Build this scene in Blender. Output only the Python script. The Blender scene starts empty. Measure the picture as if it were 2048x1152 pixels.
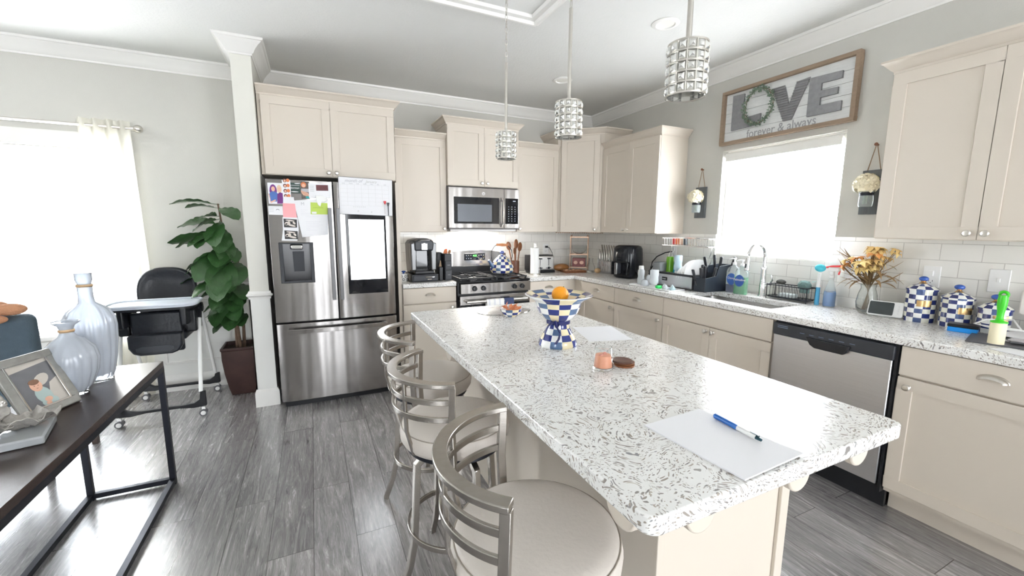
import bpy, bmesh, math, random
from math import sin, cos, pi, radians as rad
from mathutils import Vector, Matrix, Euler

S = bpy.context.scene
COL = S.collection
random.seed(7)

# ---------------- camera ----------------
FPX, YAW, PITCH, ROLL = 836.8, 0.4436, -0.1441, 0.0054
CAM = Vector((-3.1687, -4.3982, 1.4234))
cd = bpy.data.cameras.new('camera'); cam = bpy.data.objects.new('camera', cd); COL.objects.link(cam)
fwd = Vector((sin(YAW)*cos(PITCH), cos(YAW)*cos(PITCH), sin(PITCH)))
rt = Vector((cos(YAW), -sin(YAW), 0)); up = rt.cross(fwd)
r2 = rt*cos(ROLL)+up*sin(ROLL); u2 = -rt*sin(ROLL)+up*cos(ROLL)
cam.matrix_world = Matrix(((r2.x, u2.x, -fwd.x, CAM.x), (r2.y, u2.y, -fwd.y, CAM.y), (r2.z, u2.z, -fwd.z, CAM.z), (0, 0, 0, 1)))
cd.sensor_width = 36; cd.lens = FPX/2048*36; cd.clip_start = .02
S.camera = cam

# ---------------- world, light, exposure ----------------
W = bpy.data.worlds.new('daylight'); S.world = W; W.use_nodes = True
bg = W.node_tree.nodes['Background']
WORLD_STRENGTH = 6.0
bg.inputs[1].default_value = WORLD_STRENGTH
_t = W.node_tree
_tc = _t.nodes.new('ShaderNodeTexCoord'); _sx = _t.nodes.new('ShaderNodeSeparateXYZ'); _rp = _t.nodes.new('ShaderNodeValToRGB')
_t.links.new(_tc.outputs['Generated'], _sx.inputs[0]); _t.links.new(_sx.outputs['Z'], _rp.inputs[0]); _t.links.new(_rp.outputs[0], bg.inputs[0])
_rp.color_ramp.elements[0].position = 0.0; _rp.color_ramp.elements[0].color = (.85, .88, .92, 1)
_rp.color_ramp.elements[1].position = 0.6; _rp.color_ramp.elements[1].color = (.86, .91, .96, 1)

def area(name, loc, d, sx, sy, power=0, col=(1, 1, 1), portal=False):
    l = bpy.data.lights.new(name, 'AREA'); l.shape = 'RECTANGLE'; l.size = sx; l.size_y = sy
    o = bpy.data.objects.new(name, l); COL.objects.link(o); o.location = loc
    o.rotation_euler = Vector(d).to_track_quat('-Z', 'Z').to_euler()
    l.energy = power; l.color = col
    if portal: l.cycles.is_portal = True
    return o
area('portal_sink_window', (.12, -2.317, 1.63), (-1, 0, 0), .92, .88, portal=True)
area('portal_dining_window', (-5.45, .12, 1.29), (0, -1, 0), 1.92, 1.46, portal=True)
area('portal_fill_opening', (-7.6, -8.1, 1.25), (0, 1, 0), 1.2, 2.2, portal=True)  # portals for the added rear openings that give fill light
area('portal_fill_opening', (-2.70, -8.1, 1.25), (0, 1, 0), .6, 2.2, portal=True)
area('portal_fill_opening', (-.70, -8.1, 1.25), (0, 1, 0), 1.2, 2.2, portal=True)
S.view_settings.view_transform = 'Standard'
S.view_settings.look = 'None'
S.view_settings.gamma = 1
S.view_settings.use_curve_mapping = False
S.view_settings.exposure = 1.8
S.cycles.max_bounces = 10; S.cycles.diffuse_bounces = 6; S.cycles.transparent_max_bounces = 12
S.cycles.sample_clamp_indirect = 6

# ---------------- materials ----------------
MATS = {}
def mat(name, col, rough=.5, metal=0., noise=0., nscale=8., bump=0., bscale=60., trans=0., emit=None, es=0., coat=0., ior=1.45, stretch=(1, 1, 1), alpha=1., spec=None, sss=0.):
    if name in MATS: return MATS[name]
    m = bpy.data.materials.new(name); m.use_nodes = True; MATS[name] = m
    t = m.node_tree; p = t.nodes['Principled BSDF']; I = p.inputs
    c = tuple(col)+(1,)
    I['Base Color'].default_value = c; I['Roughness'].default_value = rough; I['Metallic'].default_value = metal
    I['Transmission Weight'].default_value = trans; I['IOR'].default_value = ior; I['Coat Weight'].default_value = coat; I['Coat Roughness'].default_value = .08
    I['Alpha'].default_value = alpha
    if spec is not None: I['Specular IOR Level'].default_value = spec
    if sss: I['Subsurface Weight'].default_value = sss; I['Subsurface Radius'].default_value = (.02, .02, .02)
    if emit: I['Emission Color'].default_value = tuple(emit)+(1,); I['Emission Strength'].default_value = es
    tc = t.nodes.new('ShaderNodeTexCoord'); mp = t.nodes.new('ShaderNodeMapping'); mp.inputs['Scale'].default_value = stretch
    t.links.new(tc.outputs['Object'], mp.inputs[0])
    if noise:
        n = t.nodes.new('ShaderNodeTexNoise'); n.inputs['Scale'].default_value = nscale; n.inputs['Detail'].default_value = 4
        t.links.new(mp.outputs[0], n.inputs['Vector'])
        r = t.nodes.new('ShaderNodeMix'); r.data_type = 'RGBA'; r.inputs['A'].default_value = tuple(max(0, x*(1-noise)) for x in col)+(1,)
        r.inputs['B'].default_value = tuple(min(1, x*(1+noise)) for x in col)+(1,)
        t.links.new(n.outputs['Fac'], r.inputs['Factor']); t.links.new(r.outputs['Result'], I['Base Color'])
    if bump:
        n = t.nodes.new('ShaderNodeTexNoise'); n.inputs['Scale'].default_value = bscale; n.inputs['Detail'].default_value = 3
        t.links.new(mp.outputs[0], n.inputs['Vector'])
        b = t.nodes.new('ShaderNodeBump'); b.inputs['Strength'].default_value = bump; b.inputs['Distance'].default_value = .01
        t.links.new(n.outputs['Fac'], b.inputs['Height']); t.links.new(b.outputs[0], I['Normal'])
    return m
def nd(t, typ, **kw):
    n = t.nodes.new(typ)
    for k, v in kw.items():
        if k in n.inputs: n.inputs[k].default_value = v
        else: setattr(n, k, v)
    return n

wall_m = mat('wall_paint_grey', (.565, .555, .515), .75, noise=.02, bump=.08, bscale=150)
ceil_m = mat('ceiling_paint', (.70, .70, .68), .85, noise=.015, bump=.25, bscale=70)
trim_m = mat('trim_paint_white', (.80, .79, .76), .4, noise=.01)
cab_m = mat('cabinet_paint_greige', (.65, .585, .505), .36, noise=.015, nscale=3)
cabin_m = mat('cabinet_shadow_gap', (.25, .22, .2), .7, noise=.05)
nickel = mat('brushed_nickel', (.66, .63, .58), .28, 1, noise=.05, nscale=40)
chrome = mat('chrome', (.85, .85, .86), .08, 1, noise=.01)
stool_metal = mat('stool_brushed_steel', (.42, .39, .355), .27, 1, noise=.12, nscale=60, bump=.05, bscale=200)
black = mat('black_plastic', (.010, .011, .014), .35, noise=.1)
black_gloss = mat('black_glass', (.01, .011, .014), .06, noise=.05)
dark_grey = mat('dark_grey_plastic', (.030, .033, .040), .4, noise=.08)
white_p = mat('white_plastic', (.76, .76, .75), .35, noise=.01)
paper = mat('white_paper', (.76, .76, .78), .7, noise=.01)
glass = mat('clear_glass', (.98, .99, .99), .02, trans=1, noise=.002, ior=1.18)
navy = mat('navy_glaze', (.02, .035, .20), .18, noise=.35, nscale=30, coat=.6)
blueg = mat('blue_grey_glaze', (.09, .16, .30), .18, noise=.35, nscale=30, coat=.6)
cream = mat('cream_glaze', (.80, .70, .46), .18, noise=.12, nscale=25, coat=.6)
whiteg = mat('white_glaze', (.84, .84, .82), .16, noise=.04, nscale=25, coat=.6)
brass = mat('brass', (.62, .42, .20), .25, 1, noise=.15, nscale=30)
wood_dark = mat('dark_table_wood', (.034, .020, .016), .26, noise=.35, nscale=6, stretch=(14, 1.2, 14), bump=.1, bscale=30)
copperwood = mat('warm_brown_wood', (.20, .075, .03), .35, noise=.3, nscale=10, stretch=(6, 6, 1))
black_steel = mat('black_steel', (.02, .022, .03), .38, .6, noise=.1)

def steel_mat(name, base, rough, sx, sz):
    m = bpy.data.materials.new(name); m.use_nodes = True; t = m.node_tree; p = t.nodes['Principled BSDF']
    p.inputs['Metallic'].default_value = 1; p.inputs['Roughness'].default_value = rough
    tc = nd(t, 'ShaderNodeTexCoord'); mp = nd(t, 'ShaderNodeMapping'); mp.inputs['Scale'].default_value = (sx, sx, sz)
    t.links.new(tc.outputs['Object'], mp.inputs[0])
    n = nd(t, 'ShaderNodeTexNoise', Scale=1.0, Detail=2.0); t.links.new(mp.outputs[0], n.inputs['Vector'])
    b = nd(t, 'ShaderNodeBump', Strength=.35, Distance=.02); t.links.new(n.outputs['Fac'], b.inputs['Height']); t.links.new(b.outputs[0], p.inputs['Normal'])
    mp2 = nd(t, 'ShaderNodeMapping'); mp2.inputs['Scale'].default_value = (3, 3, 300); t.links.new(tc.outputs['Object'], mp2.inputs[0])
    n2 = nd(t, 'ShaderNodeTexNoise', Scale=1.0, Detail=2.0); t.links.new(mp2.outputs[0], n2.inputs['Vector'])
    mx = nd(t, 'ShaderNodeMix', data_type='RGBA'); mx.inputs['A'].default_value = tuple(x*.9 for x in base)+(1,); mx.inputs['B'].default_value = tuple(min(1, x*1.08) for x in base)+(1,)
    t.links.new(n2.outputs['Fac'], mx.inputs['Factor']); t.links.new(mx.outputs['Result'], p.inputs['Base Color'])
    MATS[name] = m; return m
steel = steel_mat('stainless_steel', (.34, .325, .315), .20, 6, .25)
steel2 = steel_mat('stainless_steel_soft', (.60, .60, .62), .34, 2.5, .3)

def granite_mat():
    m = bpy.data.materials.new('flecked_granite'); m.use_nodes = True; t = m.node_tree; p = t.nodes['Principled BSDF']; L = t.links.new
    p.inputs['Roughness'].default_value = .21; p.inputs['Specular IOR Level'].default_value = .85
    tc = nd(t, 'ShaderNodeTexCoord')
    wn = nd(t, 'ShaderNodeTexNoise', Scale=5.0, Detail=2.0); L(tc.outputs['Object'], wn.inputs['Vector'])
    sub = nd(t, 'ShaderNodeVectorMath', operation='SUBTRACT'); sub.inputs[1].default_value = (.5, .5, .5); L(wn.outputs['Color'], sub.inputs[0])
    def layer(angle, scale, wamt, thr, seed):
        sc = nd(t, 'ShaderNodeVectorMath', operation='SCALE'); sc.inputs['Scale'].default_value = wamt; L(sub.outputs[0], sc.inputs[0])
        ad = nd(t, 'ShaderNodeVectorMath', operation='ADD'); L(tc.outputs['Object'], ad.inputs[0]); L(sc.outputs[0], ad.inputs[1])
        mp = nd(t, 'ShaderNodeMapping'); mp.inputs['Rotation'].default_value = (0, 0, angle); mp.inputs['Location'].default_value = (seed, seed*2, 0); L(ad.outputs[0], mp.inputs[0])
        m2 = nd(t, 'ShaderNodeMapping'); m2.inputs['Scale'].default_value = scale; L(mp.outputs[0], m2.inputs[0])
        v = nd(t, 'ShaderNodeTexVoronoi', Scale=1.0, Randomness=1.0); L(m2.outputs[0], v.inputs['Vector'])
        # cell-random size threshold
        sp = nd(t, 'ShaderNodeSeparateColor'); L(v.outputs['Color'], sp.inputs[0])
        mm = nd(t, 'ShaderNodeMath', operation='MULTIPLY'); L(sp.outputs[0], mm.inputs[0]); mm.inputs[1].default_value = thr
        lt = nd(t, 'ShaderNodeMath', operation='SUBTRACT'); L(mm.outputs[0], lt.inputs[0]); L(v.outputs['Distance'], lt.inputs[1])
        ms = nd(t, 'ShaderNodeMath', operation='MULTIPLY'); ms.use_clamp = True; L(lt.outputs[0], ms.inputs[0]); ms.inputs[1].default_value = 12
        return ms, sp
    a, ca = layer(.5, (30, 105, 90), .55, .50, 0)
    b, cb = layer(2.0, (27, 115, 90), .6, .47, 3.7)
    c, cc = layer(1.2, (45, 150, 120), .5, .38, 8.1)
    base = nd(t, 'ShaderNodeTexNoise', Scale=14.0, Detail=3.0); L(tc.outputs['Object'], base.inputs['Vector'])
    mx0 = nd(t, 'ShaderNodeMix', data_type='RGBA'); mx0.inputs['A'].default_value = (.72, .71, .68, 1); mx0.inputs['B'].default_value = (.88, .88, .87, 1); L(base.outputs['Fac'], mx0.inputs['Factor'])
    prev = mx0
    for msk, cr, col1, col2 in ((a, ca, (.36, .31, .26, 1), (.22, .21, .21, 1)), (b, cb, (.42, .37, .32, 1), (.28, .28, .29, 1)), (c, cc, (.45, .40, .33, 1), (.30, .30, .30, 1))):
        cm = nd(t, 'ShaderNodeMix', data_type='RGBA'); cm.inputs['A'].default_value = col1; cm.inputs['B'].default_value = col2; L(cr.outputs[1], cm.inputs['Factor'])
        mx = nd(t, 'ShaderNodeMix', data_type='RGBA'); L(msk.outputs[0], mx.inputs['Factor']); L(prev.outputs['Result'], mx.inputs['A']); L(cm.outputs['Result'], mx.inputs['B']); prev = mx
    L(prev.outputs['Result'], p.inputs['Base Color'])
    return m
granite = granite_mat()

def floor_mat():
    m = bpy.data.materials.new('grey_wood_planks'); m.use_nodes = True; t = m.node_tree; p = t.nodes['Principled BSDF']; L = t.links.new
    tc = nd(t, 'ShaderNodeTexCoord'); mp = nd(t, 'ShaderNodeMapping'); mp.inputs['Rotation'].default_value = (0, 0, pi/2); L(tc.outputs['Object'], mp.inputs[0])
    br = nd(t, 'ShaderNodeTexBrick', Scale=1.0); br.inputs['Brick Width'].default_value = 1.25; br.inputs['Row Height'].default_value = .18; br.inputs['Mortar Size'].default_value = .0015
    br.inputs['Color1'].default_value = (0, 0, 0, 1); br.inputs['Color2'].default_value = (1, 1, 1, 1); br.inputs['Mortar'].default_value = (.5, .5, .5, 1); br.offset = .37
    L(mp.outputs[0], br.inputs['Vector'])
    # per-plank shift of the grain
    off = nd(t, 'ShaderNodeVectorMath', operation='SCALE'); off.inputs['Scale'].default_value = 7.3; L(br.outputs['Color'], off.inputs[0])
    ad = nd(t, 'ShaderNodeVectorMath', operation='ADD'); L(tc.outputs['Object'], ad.inputs[0]); L(off.outputs[0], ad.inputs[1])
    g = nd(t, 'ShaderNodeMapping'); g.inputs['Scale'].default_value = (11, 1.1, 1); L(ad.outputs[0], g.inputs[0])
    n1 = nd(t, 'ShaderNodeTexNoise', Scale=2.2, Detail=12.0, Roughness=.72, Distortion=1.9); L(g.outputs[0], n1.inputs['Vector'])
    g2 = nd(t, 'ShaderNodeMapping'); g2.inputs['Scale'].default_value = (10, 1.2, 1); L(ad.outputs[0], g2.inputs[0])
    wv = nd(t, 'ShaderNodeTexWave', Scale=4.5, Distortion=16.0, Detail=2.0); wv.inputs['Detail Scale'].default_value = 1.2; L(g2.outputs[0], wv.inputs['Vector'])
    g3 = nd(t, 'ShaderNodeMapping'); g3.inputs['Scale'].default_value = (85, 4, 1); L(ad.outputs[0], g3.inputs[0])
    n3 = nd(t, 'ShaderNodeTexNoise', Scale=1.0, Detail=3.0); L(g3.outputs[0], n3.inputs['Vector'])
    r = nd(t, 'ShaderNodeValToRGB'); L(n1.outputs['Fac'], r.inputs[0])
    e = r.color_ramp.elements; e[0].position = .30; e[0].color = (.095, .090, .092, 1); e[1].position = .72; e[1].color = (.37, .35, .345, 1)
    k = e.new(.5); k.color = (.22, .21, .21, 1)
    # light cerused grain lines where the wave peaks
    wr = nd(t, 'ShaderNodeMapRange'); wr.inputs['From Min'].default_value = .70; wr.inputs['From Max'].default_value = 1.0; wr.inputs['To Max'].default_value = .6; L(wv.outputs['Fac'], wr.inputs['Value'])
    mul = nd(t, 'ShaderNodeMath', operation='MULTIPLY'); L(wr.outputs[0], mul.inputs[0]); L(n3.outputs['Fac'], mul.inputs[1])
    mx = nd(t, 'ShaderNodeMix', data_type='RGBA'); L(mul.outputs[0], mx.inputs['Factor']); L(r.outputs[0], mx.inputs['A']); mx.inputs['B'].default_value = (.46, .44, .43, 1)
    f = nd(t, 'ShaderNodeMix', data_type='RGBA', blend_type='MULTIPLY'); f.inputs['Factor'].default_value = .45; L(mx.outputs['Result'], f.inputs['A']); L(n3.outputs['Fac'], f.inputs['B'])
    # per plank tone
    tn = nd(t, 'ShaderNodeMapRange'); tn.inputs['To Min'].default_value = 1.12; tn.inputs['To Max'].default_value = 1.65; L(br.outputs['Color'], tn.inputs['Value'])
    v = nd(t, 'ShaderNodeVectorMath', operation='SCALE'); L(f.outputs['Result'], v.inputs[0]); L(tn.outputs[0], v.inputs['Scale'])
    dk = nd(t, 'ShaderNodeMix', data_type='RGBA'); L(br.outputs['Fac'], dk.inputs['Factor']); L(v.outputs[0], dk.inputs['A']); dk.inputs['B'].default_value = (.05, .045, .045, 1)
    L(dk.outputs['Result'], p.inputs['Base Color'])
    rr = nd(t, 'ShaderNodeMapRange'); rr.inputs['To Min'].default_value = .20; rr.inputs['To Max'].default_value = .32; L(n1.outputs['Fac'], rr.inputs['Value']); L(rr.outputs[0], p.inputs['Roughness'])
    p.inputs['Coat Weight'].default_value = 1.0; p.inputs['Coat Roughness'].default_value = .24; p.inputs['Coat IOR'].default_value = 1.65; p.inputs['Specular IOR Level'].default_value = .7
    b = nd(t, 'ShaderNodeBump', Strength=.15, Distance=.003); L(n3.outputs['Fac'], b.inputs['Height']); L(b.outputs[0], p.inputs['Normal'])
    return m
floor_m = floor_mat()

def tile_mat():
    m = bpy.data.materials.new('white_subway_tile'); m.use_nodes = True; t = m.node_tree; p = t.nodes['Principled BSDF']; L = t.links.new
    tc = nd(t, 'ShaderNodeTexCoord'); s = nd(t, 'ShaderNodeSeparateXYZ'); L(tc.outputs['Object'], s.inputs[0])
    a = nd(t, 'ShaderNodeMath', operation='SUBTRACT'); L(s.outputs['X'], a.inputs[0]); L(s.outputs['Y'], a.inputs[1])
    z = nd(t, 'ShaderNodeMath', operation='SUBTRACT'); L(s.outputs['Z'], z.inputs[0]); z.inputs[1].default_value = .98
    c = nd(t, 'ShaderNodeCombineXYZ'); L(a.outputs[0], c.inputs[0]); L(z.outputs[0], c.inputs[1])
    br = nd(t, 'ShaderNodeTexBrick', Scale=1.0); br.inputs['Brick Width'].default_value = .165; br.inputs['Row Height'].default_value = .0915; br.inputs['Mortar Size'].default_value = .0018; br.inputs['Mortar Smooth'].default_value = .3
    br.inputs['Color1'].default_value = (.76, .745, .70, 1); br.inputs['Color2'].default_value = (.80, .785, .745, 1); br.inputs['Mortar'].default_value = (.52, .50, .47, 1)
    L(c.outputs[0], br.inputs['Vector']); L(br.outputs['Color'], p.inputs['Base Color'])
    p.inputs['Roughness'].default_value = .16
    inv = nd(t, 'ShaderNodeMath', operation='SUBTRACT'); inv.inputs[0].default_value = 1; L(br.outputs['Fac'], inv.inputs[1])
    b = nd(t, 'ShaderNodeBump', Strength=.5, Distance=.002); L(inv.outputs[0], b.inputs['Height']); L(b.outputs[0], p.inputs['Normal'])
    return m
tile_m = tile_mat()

# ---------------- mesh helpers ----------------
class MB:
    def __init__(s): s.v = []; s.f = []; s.m = []; s.M = Matrix(); s.k = 0
    def add(s, vs, fs, ks=None):
        b = len(s.v); s.v += [tuple(s.M @ Vector(v)) for v in vs]; s.f += [tuple(b+i for i in f) for f in fs]; s.m += ks if ks else [s.k]*len(fs); return s
    def box(s, x0, x1, y0, y1, z0, z1):
        return s.add([(x0, y0, z0), (x1, y0, z0), (x1, y1, z0), (x0, y1, z0), (x0, y0, z1), (x1, y0, z1), (x1, y1, z1), (x0, y1, z1)],
                     [(0, 3, 2, 1), (4, 5, 6, 7), (0, 1, 5, 4), (1, 2, 6, 5), (2, 3, 7, 6), (3, 0, 4, 7)])
    def taper(s, x0, x1, y0, y1, z0, z1, kx, ky, dx=0, dy=0):
        cx, cy = (x0+x1)/2, (y0+y1)/2; hx, hy = (x1-x0)/2*kx, (y1-y0)/2*ky; cx += dx; cy += dy
        return s.add([(x0, y0, z0), (x1, y0, z0), (x1, y1, z0), (x0, y1, z0), (cx-hx, cy-hy, z1), (cx+hx, cy-hy, z1), (cx+hx, cy+hy, z1), (cx-hx, cy+hy, z1)],
                     [(0, 3, 2, 1), (4, 5, 6, 7), (0, 1, 5, 4), (1, 2, 6, 5), (2, 3, 7, 6), (3, 0, 4, 7)])
    def cyl(s, p0, p1, r0, r1=None, n=20):
        r1 = r0 if r1 is None else r1; p0 = Vector(p0); p1 = Vector(p1); d = (p1-p0).normalized()
        a = d.orthogonal().normalized(); b = d.cross(a); vs = []
        for p, r in ((p0, r0), (p1, r1)):
            for i in range(n): t = 2*pi*i/n; vs.append(p+a*cos(t)*r+b*sin(t)*r)
        return s.add(vs, [tuple(range(n-1, -1, -1)), tuple(range(n, 2*n))]+[(i, (i+1) % n, n+(i+1) % n, n+i) for i in range(n)])
    def sweep(s, pts, prof, closed=False, up=(0, 0, 1), caps=True, scl=None):
        pts = [Vector(p) for p in pts]; n = len(pts); m = len(prof); vs = []; upv = Vector(up)
        for i, p in enumerate(pts):
            a = pts[(i-1) % n] if (i or closed) else pts[0]; b = pts[(i+1) % n] if (i < n-1 or closed) else pts[-1]
            d1 = (p-a).normalized() if (p-a).length > 1e-9 else (b-p).normalized(); d2 = (b-p).normalized() if (b-p).length > 1e-9 else d1
            d = (d1+d2).normalized() if (d1+d2).length > 1e-6 else d1
            u = upv
            if abs(d.dot(u)) > .98: u = Vector((1, 0, 0)) if abs(d.x) < .9 else Vector((0, 1, 0))
            side = d.cross(u).normalized(); uu = side.cross(d).normalized()
            k = 1/max(.35, d1.dot(d)); q = scl[i] if scl else 1
            for (x, y) in prof: vs.append(p+side*x*k*q+uu*y*q)
        fs = []
        for i in range(n if closed else n-1):
            j = (i+1) % n
            for q in range(m): r = (q+1) % m; fs.append((i*m+q, i*m+r, j*m+r, j*m+q))
        if not closed and caps: fs += [tuple(range(m-1, -1, -1)), tuple((n-1)*m+q for q in range(m))]
        return s.add(vs, fs)
    def tube(s, pts, r, n=10, closed=False, scl=None):
        return s.sweep(pts, [(cos(2*pi*i/n)*r, sin(2*pi*i/n)*r) for i in range(n)], closed, scl=scl)
    def bar(s, pts, w, h, closed=False, up=(0, 0, 1)):
        return s.sweep(pts, [(-w/2, -h/2), (w/2, -h/2), (w/2, h/2), (-w/2, h/2)], closed, up)
    def lathe(s, prof, n=32, c=(0, 0, 0), mf=None, rf=None, cap=True):
        vs = []; fs = []; ks = []
        for (r, z) in prof:
            for j in range(n):
                t = 2*pi*j/n; q = r*(rf(t, z) if rf else 1); vs.append((c[0]+q*cos(t), c[1]+q*sin(t), c[2]+z))
        for i in range(len(prof)-1):
            for j in range(n):
                k = (j+1) % n; fs.append((i*n+j, i*n+k, (i+1)*n+k, (i+1)*n+j)); ks.append(mf(i, j) if mf else s.k)
        if cap:
            if prof[0][0] > 1e-6: fs.append(tuple(range(n-1, -1, -1))); ks.append(s.k)
            if prof[-1][0] > 1e-6: fs.append(tuple((len(prof)-1)*n+j for j in range(n))); ks.append(s.k)
        return s.add(vs, fs, ks)
    def sph(s, c, r, sc=(1, 1, 1), n=20, m=12):
        return s.add(*_sph(c, r, sc, n, m))
    def prism(s, poly, z0, z1, ax='z'):
        n = len(poly); f = {'z': lambda a, b, z: (a, b, z), 'y': lambda a, b, z: (a, z, b), 'x': lambda a, b, z: (z, a, b)}[ax]
        return s.add([f(a, b, z0) for a, b in poly]+[f(a, b, z1) for a, b in poly],
                     [tuple(range(n-1, -1, -1)), tuple(range(n, 2*n))]+[(i, (i+1) % n, n+(i+1) % n, n+i) for i in range(n)])
    def build(s, name, mats, parent=None, bevel=0, smooth=35, sub=0, seg=2, loc=None, rot=None, solid=0):
        me = bpy.data.meshes.new(name); me.from_pydata(s.v, [], s.f)
        mats = mats if isinstance(mats, (list, tuple)) else [mats]
        for m in mats: me.materials.append(m)
        for p, k in zip(me.polygons, s.m): p.material_index = k
        bm = bmesh.new(); bm.from_mesh(me); bmesh.ops.remove_doubles(bm, verts=bm.verts, dist=1e-6); bmesh.ops.recalc_face_normals(bm, faces=bm.faces)
        if smooth:
            for f in bm.faces: f.smooth = True
            for e in bm.edges: e.smooth = (len(e.link_faces) == 2 and e.calc_face_angle(0) < rad(smooth))
        bm.to_mesh(me); bm.free()
        o = bpy.data.objects.new(name, me); COL.objects.link(o)
        if parent: o.parent = parent
        if loc: o.location = loc
        if rot: o.rotation_euler = rot
        if solid: q = o.modifiers.new('solid', 'SOLIDIFY'); q.thickness = solid; q.offset = 0
        if bevel: q = o.modifiers.new('bevel', 'BEVEL'); q.width = bevel; q.segments = seg; q.limit_method = 'ANGLE'; q.angle_limit = rad(40); q.harden_normals = False
        if sub: q = o.modifiers.new('sub', 'SUBSURF'); q.levels = sub; q.render_levels = sub
        return o
def _sph(c, r, sc, n, m):
    vs = [(c[0], c[1], c[2]-r*sc[2])]
    for i in range(1, m):
        a = -pi/2+pi*i/m
        for j in range(n): t = 2*pi*j/n; vs.append((c[0]+r*sc[0]*cos(a)*cos(t), c[1]+r*sc[1]*cos(a)*sin(t), c[2]+r*sc[2]*sin(a)))
    vs.append((c[0], c[1], c[2]+r*sc[2])); fs = []; L = len(vs)-1
    for j in range(n):
        k = (j+1) % n; fs.append((0, 1+k, 1+j)); fs.append((L, 1+(m-2)*n+j, 1+(m-2)*n+k))
        for i in range(m-2): fs.append((1+i*n+j, 1+i*n+k, 1+(i+1)*n+k, 1+(i+1)*n+j))
    return vs, fs
def thing(name, label, cat, loc=(0, 0, 0), rz=0, group=None, rot=None):
    o = bpy.data.objects.new(name, None); COL.objects.link(o); o.location = loc; o.empty_display_size = .05
    o.rotation_euler = rot if rot else (0, 0, rz); o['label'] = label; o['category'] = cat
    if group: o['group'] = group
    return o
def tag(o, label, cat, group=None):
    o['label'] = label; o['category'] = cat
    if group: o['group'] = group
    return o
def struct(o): o['kind'] = 'structure'; return o
def lab(o, label): o['label'] = label; return o
def text(s, size, name, m, parent=None, loc=(0, 0, 0), rot=(pi/2, 0, 0), ext=.0006, shear=0, align='LEFT', sx=1.0):
    c = bpy.data.curves.new(name, 'FONT'); c.body = s; c.size = size; c.extrude = ext; c.shear = shear; c.align_x = align; c.resolution_u = 3
    o = bpy.data.objects.new(name, c); COL.objects.link(o)
    dg = bpy.context.evaluated_depsgraph_get(); me = bpy.data.meshes.new_from_object(o.evaluated_get(dg)); bpy.data.objects.remove(o); bpy.data.curves.remove(c)
    me.materials.clear(); me.materials.append(m)
    q = bpy.data.objects.new(name, me); COL.objects.link(q); q.location = loc; q.rotation_euler = rot; q.scale = (sx, 1, 1)
    if parent: q.parent = parent
    return q
def copy_tree(o, parent=None):
    c = o.copy(); COL.objects.link(c)
    if parent: c.parent = parent
    for ch in list(o.children): copy_tree(ch, c)
    return c
def frame_box(b, x0, x1, z0, z1, w, y0, y1):      # a picture-frame shape in the xz plane
    b.box(x0, x1, y0, y1, z0, z0+w); b.box(x0, x1, y0, y1, z1-w, z1); b.box(x0, x0+w, y0, y1, z0+w, z1-w); b.box(x1-w, x1, y0, y1, z0+w, z1-w)
def slab(b, xs, ys, holes, z0, z1, ax='z'):      # connected slab over a grid, cells in holes left open
    nx, ny = len(xs), len(ys); f = {'z': lambda a, c, z: (a, c, z), 'y': lambda a, c, z: (a, z, c), 'x': lambda a, c, z: (z, a, c)}[ax]
    vs = [f(x, y, z) for z in (z0, z1) for y in ys for x in xs]; id = lambda i, j, k: k*nx*ny+j*nx+i; fs = []
    full = lambda i, j: 0 <= i < nx-1 and 0 <= j < ny-1 and (i, j) not in holes
    for i in range(nx-1):
        for j in range(ny-1):
            if not full(i, j): continue
            for k in (0, 1): q = (id(i, j, k), id(i+1, j, k), id(i+1, j+1, k), id(i, j+1, k)); fs.append(q if k else q[::-1])
            for (di, dj, a, c) in ((-1, 0, (i, j), (i, j+1)), (1, 0, (i+1, j), (i+1, j+1)), (0, -1, (i, j), (i+1, j)), (0, 1, (i, j+1), (i+1, j+1))):
                if not full(i+di, j+dj): fs.append((id(*a, 0), id(*c, 0), id(*c, 1), id(*a, 1)))
    return b.add(vs, fs)
def arc(c, r, a0, a1, n, z=None):
    return [(c[0]+r*cos(a0+(a1-a0)*i/n), c[1]+r*sin(a0+(a1-a0)*i/n))+((z,) if z is not None else ()) for i in range(n+1)]
def molding(b, path, prof, closed=False):         # path in xy, room on the right-hand side; prof = (out, z)
    P = [Vector(p) for p in path]; n = len(P); vs = []; m = len(prof)
    for i, p in enumerate(P):
        d1 = (p-P[i-1]).normalized() if i else (P[1]-p).normalized(); d2 = (P[i+1]-p).normalized() if i < n-1 else d1
        n1 = Vector((d1.y, -d1.x)); n2 = Vector((d2.y, -d2.x)); k = n1+n2; k = k/k.dot(n1)
        for (o, z) in prof: vs.append((p.x+k.x*o, p.y+k.y*o, z))
    fs = [(i*m+q, i*m+(q+1) % m, (i+1)*m+(q+1) % m, (i+1)*m+q) for i in range(n-1) for q in range(m)]
    fs += [tuple(range(m)), tuple((n-1)*m+q for q in range(m))[::-1]]
    return b.add(vs, fs)
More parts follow.
